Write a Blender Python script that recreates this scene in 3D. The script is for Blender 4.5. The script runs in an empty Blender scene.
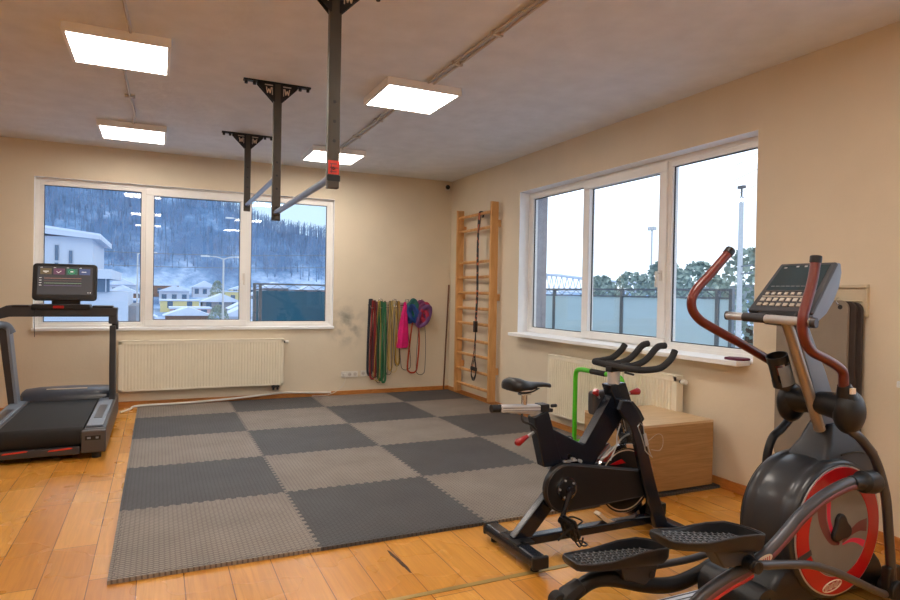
import bpy, math, random
from mathutils import Vector, Matrix
R0 = random.Random(7)
S = bpy.context.scene
C = S.collection
V = Vector
PI = math.pi
H = 2.961

# ------------------------------------------------------------------ materials
def nodes(name):
    m = bpy.data.materials.new(name); m.use_nodes = True
    nt = m.node_tree; b = nt.nodes['Principled BSDF']
    return m, nt, b

def s2l(c):
    return tuple(((v/255)/12.92 if v/255 <= .04045 else ((v/255+.055)/1.055)**2.4) for v in c) + (1,)

def mat(name, rgb, rough=.5, metal=0, var=.08, scale=8, bump=0, bscale=60, coat=0, spec=.5, detail=3, stretch=None, emit=None, estr=0):
    """procedural material: noise-varied colour with an optional noise bump"""
    m, nt, b = nodes(name)
    tc = nt.nodes.new('ShaderNodeTexCoord'); mp = nt.nodes.new('ShaderNodeMapping')
    nt.links.new(tc.outputs['Object'], mp.inputs[0])
    if stretch: mp.inputs['Scale'].default_value = stretch
    n = nt.nodes.new('ShaderNodeTexNoise'); n.inputs['Scale'].default_value = scale; n.inputs['Detail'].default_value = detail
    nt.links.new(mp.outputs[0], n.inputs['Vector'])
    cr = nt.nodes.new('ShaderNodeValToRGB')
    c = s2l(rgb)
    cr.color_ramp.elements[0].position = .3; cr.color_ramp.elements[1].position = .7
    cr.color_ramp.elements[0].color = tuple(v*(1-var) for v in c[:3])+(1,)
    cr.color_ramp.elements[1].color = tuple(min(1, v*(1+var)) for v in c[:3])+(1,)
    nt.links.new(n.outputs['Fac'], cr.inputs[0]); nt.links.new(cr.outputs[0], b.inputs['Base Color'])
    b.inputs['Roughness'].default_value = rough; b.inputs['Metallic'].default_value = metal
    b.inputs['Specular IOR Level'].default_value = spec
    if coat: b.inputs['Coat Weight'].default_value = coat; b.inputs['Coat Roughness'].default_value = .15
    if bump:
        n2 = nt.nodes.new('ShaderNodeTexNoise'); n2.inputs['Scale'].default_value = bscale; n2.inputs['Detail'].default_value = 4
        nt.links.new(mp.outputs[0], n2.inputs['Vector'])
        bp = nt.nodes.new('ShaderNodeBump'); bp.inputs['Strength'].default_value = bump; bp.inputs['Distance'].default_value = .01
        nt.links.new(n2.outputs['Fac'], bp.inputs['Height']); nt.links.new(bp.outputs[0], b.inputs['Normal'])
    if emit:
        b.inputs['Emission Color'].default_value = s2l(emit); b.inputs['Emission Strength'].default_value = estr
    return m

def floor_mat():
    m, nt, b = nodes('laminate_planks'); L = nt.links.new; N = nt.nodes.new
    tc = N('ShaderNodeTexCoord'); mp = N('ShaderNodeMapping'); L(tc.outputs['Object'], mp.inputs[0])
    mp.inputs['Rotation'].default_value = (0, 0, PI/2); mp.inputs['Location'].default_value = (0.3, 0.145, 0)
    br = N('ShaderNodeTexBrick'); L(mp.outputs[0], br.inputs['Vector'])
    br.inputs['Scale'].default_value = 1; br.inputs['Brick Width'].default_value = 1.25; br.inputs['Row Height'].default_value = .205
    br.inputs['Mortar Size'].default_value = .0022; br.inputs['Mortar Smooth'].default_value = .2; br.inputs['Bias'].default_value = 0
    br.offset = .37
    br.inputs['Color1'].default_value = (0, 0, 0, 1); br.inputs['Color2'].default_value = (1, 1, 1, 1); br.inputs['Mortar'].default_value = (.5, .5, .5, 1)
    cr = N('ShaderNodeValToRGB'); L(br.outputs['Color'], cr.inputs[0])
    cr.color_ramp.elements[0].color = s2l((202, 136, 50)); cr.color_ramp.elements[1].color = s2l((228, 168, 80))
    mp2 = N('ShaderNodeMapping'); L(tc.outputs['Object'], mp2.inputs[0]); mp2.inputs['Scale'].default_value = (30, 1.6, 1)
    n = N('ShaderNodeTexNoise'); n.inputs['Scale'].default_value = 1.6; n.inputs['Detail'].default_value = 6; n.inputs['Distortion'].default_value = 1.2
    L(mp2.outputs[0], n.inputs['Vector'])
    mx = N('ShaderNodeMix'); mx.data_type = 'RGBA'; mx.blend_type = 'MULTIPLY'; mx.inputs[0].default_value = .55
    r2 = N('ShaderNodeValToRGB'); r2.color_ramp.elements[0].position = .3; r2.color_ramp.elements[0].color = (.68, .58, .42, 1); r2.color_ramp.elements[1].color = (1, 1, 1, 1); r2.color_ramp.elements[1].position = .65
    L(n.outputs['Fac'], r2.inputs[0]); L(cr.outputs[0], mx.inputs[6]); L(r2.outputs[0], mx.inputs[7])
    mj = N('ShaderNodeMix'); mj.data_type = 'RGBA'; L(br.outputs['Fac'], mj.inputs[0]); L(mx.outputs[2], mj.inputs[6]); mj.inputs[7].default_value = s2l((105, 58, 20))
    L(mj.outputs[2], b.inputs['Base Color'])
    n3 = N('ShaderNodeTexNoise'); n3.inputs['Scale'].default_value = 2.5; L(tc.outputs['Object'], n3.inputs['Vector'])
    mr = N('ShaderNodeMapRange'); L(n3.outputs['Fac'], mr.inputs[0]); mr.inputs[3].default_value = .2; mr.inputs[4].default_value = .36
    L(mr.outputs[0], b.inputs['Roughness'])
    bp = N('ShaderNodeBump'); bp.inputs['Strength'].default_value = .25; bp.inputs['Distance'].default_value = .002; bp.invert = True
    L(br.outputs['Fac'], bp.inputs['Height']); L(bp.outputs[0], b.inputs['Normal'])
    return m

def foam_mat(name, rgb):
    m, nt, b = nodes(name); L = nt.links.new; N = nt.nodes.new
    tc = N('ShaderNodeTexCoord')
    n = N('ShaderNodeTexNoise'); n.inputs['Scale'].default_value = 3; n.inputs['Detail'].default_value = 5; L(tc.outputs['Object'], n.inputs['Vector'])
    cr = N('ShaderNodeValToRGB'); c = s2l(rgb)
    cr.color_ramp.elements[0].position = .3; cr.color_ramp.elements[1].position = .75
    cr.color_ramp.elements[0].color = tuple(v*.86 for v in c[:3])+(1,); cr.color_ramp.elements[1].color = tuple(v*1.14 for v in c[:3])+(1,)
    L(n.outputs['Fac'], cr.inputs[0])
    # raised herringbone pattern: short bars alternating in direction
    def waves(rot):
        mp = N('ShaderNodeMapping'); mp.inputs['Rotation'].default_value = (0, 0, rot); L(tc.outputs['Object'], mp.inputs[0])
        br = N('ShaderNodeTexBrick'); br.inputs['Scale'].default_value = 1; br.inputs['Brick Width'].default_value = .036; br.inputs['Row Height'].default_value = .018
        br.inputs['Mortar Size'].default_value = .0042; br.inputs['Mortar Smooth'].default_value = .6; L(mp.outputs[0], br.inputs['Vector']); return br.outputs['Fac']
    f = waves(PI/4)
    mx = N('ShaderNodeMix'); mx.data_type = 'RGBA'; mx.blend_type = 'MULTIPLY'; L(f, mx.inputs[0]); L(cr.outputs[0], mx.inputs[6]); mx.inputs[7].default_value = (.52, .52, .52, 1)
    L(mx.outputs[2], b.inputs['Base Color'])
    bp = N('ShaderNodeBump'); bp.invert = True; bp.inputs['Strength'].default_value = .8; bp.inputs['Distance'].default_value = .004
    L(f, bp.inputs['Height']); L(bp.outputs[0], b.inputs['Normal'])
    b.inputs['Roughness'].default_value = .62
    return m

def glass_mat(name, tint=(.96, .98, 1, 1)):
    m = bpy.data.materials.new(name); m.use_nodes = True; nt = m.node_tree; nt.nodes.clear(); N = nt.nodes.new; L = nt.links.new
    o = N('ShaderNodeOutputMaterial'); t = N('ShaderNodeBsdfTransparent'); t.inputs[0].default_value = tint
    g = N('ShaderNodeBsdfGlossy'); g.inputs['Roughness'].default_value = .0
    nz = N('ShaderNodeTexNoise'); nz.inputs['Scale'].default_value = 1.5
    lw = N('ShaderNodeLayerWeight'); lw.inputs[0].default_value = .5
    pw = N('ShaderNodeMath'); pw.operation = 'POWER'; L(lw.outputs['Facing'], pw.inputs[0]); pw.inputs[1].default_value = 5
    mr = N('ShaderNodeMapRange'); L(nz.outputs['Fac'], mr.inputs[0]); mr.inputs[3].default_value = .92; mr.inputs[4].default_value = .98
    ml = N('ShaderNodeMath'); ml.operation = 'MULTIPLY'; L(pw.outputs[0], ml.inputs[0]); L(mr.outputs[0], ml.inputs[1])
    fr = N('ShaderNodeMath'); fr.operation = 'ADD'; fr.use_clamp = True; L(ml.outputs[0], fr.inputs[0]); fr.inputs[1].default_value = .035
    mx = N('ShaderNodeMixShader'); L(fr.outputs[0], mx.inputs[0]); L(t.outputs[0], mx.inputs[1]); L(g.outputs[0], mx.inputs[2]); L(mx.outputs[0], o.inputs[0])
    return m

def frosted_mat(name, rgb):
    m = bpy.data.materials.new(name); m.use_nodes = True; nt = m.node_tree; nt.nodes.clear(); N = nt.nodes.new; L = nt.links.new
    o = N('ShaderNodeOutputMaterial'); t = N('ShaderNodeBsdfTranslucent'); d = N('ShaderNodeBsdfDiffuse')
    n = N('ShaderNodeTexNoise'); n.inputs['Scale'].default_value = 2; cr = N('ShaderNodeValToRGB'); c = s2l(rgb)
    cr.color_ramp.elements[0].color = tuple(v*.92 for v in c[:3])+(1,); cr.color_ramp.elements[1].color = tuple(min(1, v*1.08) for v in c[:3])+(1,)
    L(n.outputs['Fac'], cr.inputs[0]); L(cr.outputs[0], t.inputs[0]); L(cr.outputs[0], d.inputs[0])
    mx = N('ShaderNodeMixShader'); mx.inputs[0].default_value = .35; L(t.outputs[0], mx.inputs[1]); L(d.outputs[0], mx.inputs[2]); L(mx.outputs[0], o.inputs[0])
    return m

def lamp_mat(name, rgb, st):
    m, nt, b = nodes(name); N = nt.nodes.new; L = nt.links.new
    b.inputs['Base Color'].default_value = (.9, .9, .9, 1)
    n = N('ShaderNodeTexNoise'); n.inputs['Scale'].default_value = 2; mr = N('ShaderNodeMapRange'); L(n.outputs['Fac'], mr.inputs[0]); mr.inputs[3].default_value = st*.97; mr.inputs[4].default_value = st*1.03
    b.inputs['Emission Color'].default_value = s2l(rgb); L(mr.outputs[0], b.inputs['Emission Strength'])
    return m

def wood_mat(name, a, b_, stretch=(2, 2, 20), rough=.45, dist=1.5):
    m, nt, b = nodes(name); N = nt.nodes.new; L = nt.links.new
    tc = N('ShaderNodeTexCoord'); mp = N('ShaderNodeMapping'); L(tc.outputs['Object'], mp.inputs[0]); mp.inputs['Scale'].default_value = stretch
    n = N('ShaderNodeTexNoise'); n.inputs['Scale'].default_value = 1.5; n.inputs['Detail'].default_value = 6; n.inputs['Distortion'].default_value = dist
    L(mp.outputs[0], n.inputs['Vector']); cr = N('ShaderNodeValToRGB'); cr.color_ramp.elements[0].position = .3; cr.color_ramp.elements[1].position = .7
    cr.color_ramp.elements[0].color = s2l(a); cr.color_ramp.elements[1].color = s2l(b_); L(n.outputs['Fac'], cr.inputs[0]); L(cr.outputs[0], b.inputs['Base Color'])
    b.inputs['Roughness'].default_value = rough
    return m

M = {}
M['wall'] = mat('wall_paint', (224, 212, 190), .85, var=.035, scale=2.2, bump=.12, bscale=35, detail=6, spec=.2)
def scuff(m, centre, size, col):
    nt = m.node_tree; N = nt.nodes.new; L = nt.links.new; b = nt.nodes['Principled BSDF']; src = b.inputs['Base Color'].links[0].from_socket
    g = N('ShaderNodeNewGeometry'); mp = N('ShaderNodeMapping'); mp.vector_type = 'TEXTURE'; mp.inputs['Location'].default_value = centre; mp.inputs['Scale'].default_value = size; L(g.outputs['Position'], mp.inputs[0])
    ln = N('ShaderNodeVectorMath'); ln.operation = 'LENGTH'; L(mp.outputs[0], ln.inputs[0])
    r_ = N('ShaderNodeMapRange'); L(ln.outputs['Value'], r_.inputs[0]); r_.inputs[1].default_value = 1; r_.inputs[2].default_value = .2; r_.inputs[3].default_value = 0; r_.inputs[4].default_value = 1
    n = N('ShaderNodeTexNoise'); n.inputs['Scale'].default_value = 7; n.inputs['Detail'].default_value = 8; L(g.outputs['Position'], n.inputs['Vector'])
    r2 = N('ShaderNodeMapRange'); L(n.outputs['Fac'], r2.inputs[0]); r2.inputs[1].default_value = .42; r2.inputs[2].default_value = .7
    mu = N('ShaderNodeMath'); mu.operation = 'MULTIPLY'; L(r_.outputs[0], mu.inputs[0]); L(r2.outputs[0], mu.inputs[1])
    mx = N('ShaderNodeMix'); mx.data_type = 'RGBA'; L(mu.outputs[0], mx.inputs[0]); L(src, mx.inputs[6]); mx.inputs[7].default_value = s2l(col); L(mx.outputs[2], b.inputs['Base Color'])
scuff(M['wall'], (-1.5, 0, .95), (.32, .3, .38), (150, 146, 134))
M['ceil'] = mat('ceiling_plaster', (226, 228, 232), .9, var=.05, scale=5, bump=.5, bscale=14, detail=7, spec=.15)
M['floor'] = floor_mat()
M['base'] = wood_mat('baseboard_wood', (176, 112, 52), (204, 138, 72), (4, 4, 20), .4)
M['pvc'] = mat('window_pvc', (240, 239, 236), .35, var=.02)
M['reveal'] = mat('reveal_white', (244, 246, 248), .6, var=.02)
M['gasket'] = mat('rubber_gasket', (28, 30, 34), .6)
M['glass'] = glass_mat('window_glass')
M['light'] = lamp_mat('lamp_diffuser', (255, 244, 231), 20)
M['lampframe'] = mat('lamp_frame', (244, 242, 238), .5, var=.02)
M['conduit'] = mat('conduit_plastic', (196, 188, 178), .5)
M['rad'] = mat('radiator_enamel', (240, 232, 212), .4, var=.02)
M['white'] = mat('white_plastic', (226, 222, 214), .4, var=.02)
M['black'] = mat('black_plastic', (24, 25, 28), .42, var=.15)
M['blackgloss'] = mat('black_gloss_paint', (20, 25, 36), .27, var=.1, coat=.25)
M['rubber'] = mat('black_rubber', (26, 26, 27), .75, var=.1, bump=.2, bscale=200)
M['foamgrip'] = mat('foam_grip', (40, 40, 42), .85, var=.1, bump=.3, bscale=300)
M['dkgrey'] = mat('dark_grey_plastic', (58, 58, 62), .45, var=.08)
M['treadgrey'] = mat('grip_tread_grey', (84, 86, 90), .55)
M['gun'] = mat('gunmetal_paint', (86, 86, 90), .35, metal=.55, var=.08)
M['silver'] = mat('silver_metal', (200, 202, 206), .3, metal=.5, var=.05)
M['alu'] = mat('brushed_aluminium', (206, 208, 212), .38, metal=.35, var=.06, stretch=(1, 30, 30))
M['bluegrey'] = mat('blue_grey_plastic', (128, 140, 156), .4, var=.05)
M['hood'] = mat('hood_plastic', (66, 72, 84), .35, var=.06, coat=.2)
M['chrome'] = mat('chrome', (220, 220, 222), .12, metal=1, var=.02)
M['bronze'] = mat('bronze_tube', (172, 160, 148), .3, metal=.6, var=.08)
M['redgrip'] = mat('red_rubber_grip', (104, 38, 27), .3, var=.12, scale=14, coat=.2)
M['knobred'] = mat('knob_red', (150, 16, 22), .3, coat=.3)
M['red'] = mat('red_plastic', (186, 16, 24), .35, var=.08, coat=.2)
M['redbright'] = mat('red_marker', (215, 60, 44), .4)
M['pink'] = mat('pink_decal', (214, 42, 84), .4)
M['maroon'] = mat('maroon_decal', (112, 58, 60), .4)
M['discgrey'] = mat('disc_grey', (132, 130, 126), .42, var=.06, metal=.2)
M['key'] = mat('key_beige', (178, 166, 150), .5)
M['cream'] = mat('cream_decal', (232, 214, 190), .5)
M['green'] = mat('green_paint', (84, 196, 34), .35, var=.06, coat=.2)
M['steelpost'] = mat('grey_steel_post', (74, 70, 64), .45, metal=.4, var=.08)
M['darksteel'] = mat('dark_steel', (30, 32, 34), .5, metal=.3, var=.1)
M['bluesteel'] = mat('steel_bar', (118, 126, 140), .35, metal=.6, var=.06)
M['pine'] = wood_mat('pine', (198, 144, 84), (222, 172, 112), (6, 6, 1.2), .45)
M['stick'] = wood_mat('dark_wood', (96, 60, 34), (128, 84, 52), (10, 10, 1), .5)
M['ply'] = wood_mat('plywood', (158, 122, 76), (184, 146, 98), (1.2, 1.2, 22), .55, 2.5)
M['plytop'] = wood_mat('plywood_top', (206, 178, 138), (222, 196, 160), (1.2, 14, 1.2), .55, 2.5)
M['matl'] = foam_mat('foam_light', (146, 136, 127))
M['matd'] = foam_mat('foam_dark', (80, 80, 83))
M['brass'] = mat('brass_strip', (176, 150, 92), .35, metal=.5, var=.1)
M['gouge'] = mat('splintered_wood', (58, 34, 20), .8, var=.3, scale=40)
M['gymgrey'] = mat('grey_foam_mat', (138, 127, 114), .7, var=.05, bump=.15, bscale=120)
M['gymdark'] = mat('dark_foam_mat', (62, 52, 48), .7, var=.08)
M['board'] = mat('cream_board', (205, 192, 165), .5, var=.03)
M['screen'] = mat('screen_glass', (38, 40, 44), .15, emit=(96, 92, 92), estr=.45)
M['conscreen'] = mat('console_screen', (42, 58, 64), .2, var=.1, coat=.3)
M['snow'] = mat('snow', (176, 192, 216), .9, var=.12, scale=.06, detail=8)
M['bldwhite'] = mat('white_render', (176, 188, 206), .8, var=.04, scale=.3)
M['bldpane'] = mat('dark_window_glass', (70, 100, 130), .2, var=.2, scale=.4)
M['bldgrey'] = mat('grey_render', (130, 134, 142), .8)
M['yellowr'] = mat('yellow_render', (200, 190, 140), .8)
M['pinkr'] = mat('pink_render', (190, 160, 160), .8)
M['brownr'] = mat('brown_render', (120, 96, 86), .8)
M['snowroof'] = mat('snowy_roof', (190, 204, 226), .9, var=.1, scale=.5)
M['hill'] = mat('haze_tinted_hill', (92, 104, 112), .95, var=.45, scale=.03, detail=10, stretch=(1, .3, 1.6))  # blue-grey base colour stands in for haze over the far slopes
M['hillsnow'] = mat('snowy_slope', (176, 184, 190), .95, var=.15, scale=.05, detail=10)
M['wood_far'] = mat('bare_trees', (104, 130, 162), .95, var=.3, scale=.3)  # bark painted pale blue to imitate haze in front of the hill
M['evergreen'] = mat('haze_tinted_evergreen', (134, 150, 142), .9, var=.35, scale=.8, detail=6)  # leaf green paled towards grey, distance haze put into the colour
M['bark'] = mat('bark', (70, 60, 52), .9, var=.2)
M['pole'] = mat('concrete_pole', (176, 180, 184), .8, var=.06)
M['frost'] = frosted_mat('frosted_panel', (210, 224, 228))
M['frostd'] = frosted_mat('frosted_panel_dark', (92, 144, 166))
M['rail'] = mat('railing_steel', (100, 110, 122), .5)
M['pillar'] = mat('rough_render', (158, 156, 162), .9, var=.12, scale=12, bump=.5, bscale=30)
M['tealtarp'] = mat('teal_tarp', (60, 170, 170), .7)

# ------------------------------------------------------------------ mesh builder
def cr(pts, n=6, closed=False):
    P_ = [V(p) for p in pts]; out = []
    N_ = len(P_)
    rng = range(N_ if closed else N_-1)
    for i in rng:
        if closed: a, b, c, d = P_[(i-1) % N_], P_[i], P_[(i+1) % N_], P_[(i+2) % N_]
        else:
            b, c = P_[i], P_[i+1]; a = P_[i-1] if i else b*2-c; d = P_[i+2] if i+2 < N_ else c*2-b
        for k in range(n):
            t = k/n
            out.append(.5*((2*b)+(c-a)*t+(2*a-5*b+4*c-d)*t*t+(3*b-a-3*c+d)*t**3))
    if not closed: out.append(P_[-1].copy())
    return out

class MB:
    def __init__(s): s.v = []; s.f = []; s.m = []
    def add(s, vs, fs, mi=0):
        o = len(s.v); s.v += [V(v) for v in vs]; s.f += [tuple(o+i for i in f) for f in fs]; s.m += [mi]*len(fs); return s
    def box(s, x0, x1, y0, y1, z0, z1, mi=0, T=None):
        if x0 > x1: x0, x1 = x1, x0
        if y0 > y1: y0, y1 = y1, y0
        if z0 > z1: z0, z1 = z1, z0
        vs = [(x, y, z) for z in (z0, z1) for y in (y0, y1) for x in (x0, x1)]
        if T: vs = [T @ V(v) for v in vs]
        return s.add(vs, [(0, 2, 3, 1), (4, 5, 7, 6), (0, 1, 5, 4), (2, 6, 7, 3), (0, 4, 6, 2), (1, 3, 7, 5)], mi)
    def tube(s, pts, r, n=10, cap=True, closed=False, mi=0, sx=1, up=None):
        P_ = [V(p) for p in pts]; K = len(P_)
        rr = r if isinstance(r, (list, tuple)) else [r]*K
        tang = []
        for i in range(K):
            if closed: t = P_[(i+1) % K]-P_[i-1]
            else: t = P_[min(i+1, K-1)]-P_[max(i-1, 0)]
            tang.append(t.normalized())
        u = V(up) if up else (V((0, 0, 1)) if abs(tang[0].z) < .9 else V((0, 1, 0)))
        u = (u-tang[0]*u.dot(tang[0])).normalized(); vs = []
        for i in range(K):
            if i:
                if up: u = V(up)
                u = (u-tang[i]*u.dot(tang[i])).normalized()
            w = tang[i].cross(u)
            for k in range(n):
                a = 2*PI*k/n; vs.append(P_[i]+rr[i]*(math.cos(a)*u+math.sin(a)*sx*w))
        fs = []
        for i in range(K if closed else K-1):
            j = (i+1) % K
            for k in range(n):
                l = (k+1) % n; fs.append((i*n+k, j*n+k, j*n+l, i*n+l))
        if cap and not closed: fs += [tuple(range(n)), tuple((K-1)*n+k for k in reversed(range(n)))]
        return s.add(vs, fs, mi)
    def cyl(s, p, q, r, n=20, mi=0, r2=None): return s.tube([p, q], [r, r if r2 is None else r2], n, mi=mi)
    def ball(s, c, r, n=12, m=8, sc=(1, 1, 1), mi=0):
        c = V(c); vs = [c+V((0, 0, r*sc[2]))]
        for i in range(1, m):
            a = PI*i/m
            for k in range(n):
                b = 2*PI*k/n; vs.append(c+V((r*sc[0]*math.sin(a)*math.cos(b), r*sc[1]*math.sin(a)*math.sin(b), r*sc[2]*math.cos(a))))
        vs.append(c-V((0, 0, r*sc[2]))); fs = []
        for k in range(n): fs.append((0, 1+k, 1+(k+1) % n)); fs.append((len(vs)-1, 1+(m-2)*n+(k+1) % n, 1+(m-2)*n+k))
        for i in range(m-2):
            for k in range(n): fs.append((1+i*n+k, 1+(i+1)*n+k, 1+(i+1)*n+(k+1) % n, 1+i*n+(k+1) % n))
        return s.add(vs, fs, mi)
    def prism(s, poly, ax, a0, a1, mi=0):
        """poly: 2D points in the plane across axis ax ('x': (y,z), 'y': (x,z), 'z': (x,y))"""
        def mk(p, a): return {'x': (a, p[0], p[1]), 'y': (p[0], a, p[1]), 'z': (p[0], p[1], a)}[ax]
        n = len(poly); vs = [mk(p, a0) for p in poly]+[mk(p, a1) for p in poly]
        fs = [tuple(range(n)), tuple(range(2*n-1, n-1, -1))]+[(i, n+i, n+(i+1) % n, (i+1) % n) for i in range(n)]
        return s.add(vs, fs, mi)
    def loft(s, rings, cap=True, mi=0):
        n = len(rings[0]); vs = [v for r in rings for v in r]; fs = []
        for i in range(len(rings)-1):
            for k in range(n):
                l = (k+1) % n; fs.append((i*n+k, i*n+l, (i+1)*n+l, (i+1)*n+k))
        if cap: fs += [tuple(reversed(range(n))), tuple((len(rings)-1)*n+k for k in range(n))]
        return s.add(vs, fs, mi)
    def beam(s, p, q, w, h, up=(0, 1, 0), mi=0):
        """rectangular beam p->q: w along 'up', h across"""
        p, q = V(p), V(q); t = (q-p).normalized(); u = V(up); u = (u-t*u.dot(t)).normalized(); x = t.cross(u)
        vs = [a+u*(i*w/2)+x*(j*h/2) for a in (p, q) for i, j in ((-1, -1), (1, -1), (1, 1), (-1, 1))]
        return s.add(vs, [(0, 1, 2, 3), (7, 6, 5, 4), (0, 4, 5, 1), (1, 5, 6, 2), (2, 6, 7, 3), (3, 7, 4, 0)], mi)
    def build(s, name, mats, parent=None, bevel=0, seg=2, ang=38, flat=False, origin=None):
        if not isinstance(mats, (list, tuple)): mats = [mats]
        off = V((0, 0, 0))
        if parent is not None:
            r = parent
            while r is not None: off = off+r.location; r = r.parent
        elif origin is not None: off = V(origin)
        else:
            xs = [v.x for v in s.v]; ys = [v.y for v in s.v]; zs = [v.z for v in s.v]
            off = V(((min(xs)+max(xs))/2, (min(ys)+max(ys))/2, min(zs)))
        me = bpy.data.meshes.new(name); me.from_pydata([tuple(v-off) for v in s.v], [], s.f)
        for m in mats: me.materials.append(m)
        me.polygons.foreach_set('material_index', s.m)
        me.update()
        import bmesh
        bm = bmesh.new(); bm.from_mesh(me); bmesh.ops.recalc_face_normals(bm, faces=bm.faces); bm.to_mesh(me); bm.free()
        if not flat:
            me.polygons.foreach_set('use_smooth', [True]*len(me.polygons)); me.set_sharp_from_angle(angle=math.radians(ang))
        o = bpy.data.objects.new(name, me); C.objects.link(o)
        if parent is not None: o.parent = parent
        else: o.location = off
        if bevel:
            b = o.modifiers.new('bevel', 'BEVEL'); b.width = bevel; b.segments = seg; b.limit_method = 'ANGLE'; b.angle_limit = math.radians(40)
            if not flat: b.harden_normals = True
        return o

def split(mb, name, mats, parent, **kw):
    """build every connected piece of the mesh as a part of its own"""
    par = list(range(len(mb.v)))
    def find(a):
        while par[a] != a: par[a] = par[par[a]]; a = par[a]
        return a
    for f in mb.f:
        for i in f[1:]: par[find(i)] = find(f[0])
    gr = {}
    for k, f in enumerate(mb.f): gr.setdefault(find(f[0]), []).append(k)
    out = []
    for ks in gr.values():
        m = MB(); mp = {}
        for k in ks:
            for i in mb.f[k]:
                if i not in mp: mp[i] = len(m.v); m.v.append(mb.v[i])
            m.f.append(tuple(mp[i] for i in mb.f[k])); m.m.append(mb.m[k])
        out.append(m.build(name, mats, parent, **kw))
    return out

def tag(o, label, cat, group=None, kind=None):
    o['label'] = label; o['category'] = cat
    if group: o['group'] = group
    if kind: o['kind'] = kind
    return o
def thing(name, loc, label, cat, group=None, kind=None):
    o = bpy.data.objects.new(name, None); C.objects.link(o); o.location = loc; o.empty_display_size = .1
    return tag(o, label, cat, group, kind)
def struct(o, label=None):
    o['kind'] = 'structure'
    if label: o['label'] = label
    return o
def dup(root, loc, label):
    def cp(o, par):
        c = o.copy(); C.objects.link(c); c.parent = par
        for ch in [x for x in bpy.data.objects if x.parent == o]: cp(ch, c)
        return c
    r = cp(root, None); r.location = loc; r['label'] = label
    return r

# ------------------------------------------------------------------ room shell
XL, YF = -7.6, -9.9          # left wall and wall behind the viewer
T_ = .38
struct(MB().box(XL, 0, YF, 0, -.2, 0).build('floor', M['floor'], origin=(0, 0, 0), flat=True), 'orange wooden laminate floor of long glossy planks')
struct(MB().box(XL-T_, T_, YF-T_, T_, H, H+.3).build('ceiling', M['ceil'], flat=True), 'rough grey beige plaster ceiling')

def wall_with(name, axis, pos, out, a0, a1, openings, label):
    """wall slab; openings: (u0,u1,z0,z1)"""
    mb = MB()
    def put(u0, u1, z0, z1):
        if axis == 'y': mb.box(u0, u1, pos, pos+out, z0, z1)
        else: mb.box(pos, pos+out, u0, u1, z0, z1)
    cur = a0
    for u0, u1, z0, z1 in sorted(openings):
        put(cur, u0, -.2, H+.05); put(u0, u1, -.2, z0); put(u0, u1, z1, H+.05); cur = u1
    put(cur, a1, -.2, H+.05)
    return struct(mb.build(name, M['wall'], flat=True), label)
BW = (-4.99, -1.68, .905, 2.575)      # window in the back wall
RW1 = (-5.02, -1.86, .93, 2.558)      # first window in the right wall
RW2 = (-9.3, -6.13, .93, 2.558)       # next window of the right wall, its sill shows at the frame's edge
wall_with('wall_back', 'y', 0, T_, XL-T_, T_, [BW], 'cream painted back wall')
wall_with('wall_right', 'x', 0, T_, YF-T_, 0, [RW1, RW2], 'cream painted right wall')
wall_with('wall_left', 'x', XL-T_, T_, YF-T_, 0, [], 'cream painted left wall')
wall_with('wall_front', 'y', YF-T_, T_, XL, 0, [], 'cream painted wall behind the viewer')
bb = MB().box(XL, 0, -.016, 0, 0, .072); bb.box(XL, 0, -.022, 0, 0, .012)
struct(bb.build('baseboard_back', M['base'], bevel=.004), 'orange wooden baseboard along back wall')
bb = MB().box(-.016, 0, YF, -.02, 0, .072); bb.box(-.022, 0, YF, -.02, 0, .012)
struct(bb.build('baseboard_right', M['base'], bevel=.004), 'orange wooden baseboard along right wall')
struct(MB().box(XL, -.02, -5.455, -5.425, 0, .004).build('trim_1', M['brass'], bevel=.0015), 'flat brass coloured strip across the plank floor')
g = [(-2.628, -4.905), (-2.618, -4.93), (-2.612, -5.0), (-2.603, -5.08), (-2.6, -5.15), (-2.606, -5.215), (-2.614, -5.2), (-2.617, -5.14), (-2.622, -5.12), (-2.625, -5.02), (-2.632, -4.98)]
struct(MB().prism(g, 'z', 0, .0012).build('trim_2', M['gouge'], flat=True), 'dark splintered gouge in a floor plank')

# ------------------------------------------------------------------ windows
def rect_frame(mb, axis, pos0, pos1, u0, u1, z0, z1, w, wb=None):
    wb = w if wb is None else wb
    def put(a, b, c, d):
        if axis == 'y': mb.box(a, b, pos0, pos1, c, d)
        else: mb.box(pos0, pos1, a, b, c, d)
    put(u0, u1, z0, z0+wb); put(u0, u1, z1-w, z1); put(u0, u0+w, z0+wb, z1-w); put(u1-w, u1, z0+wb, z1-w)

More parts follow.
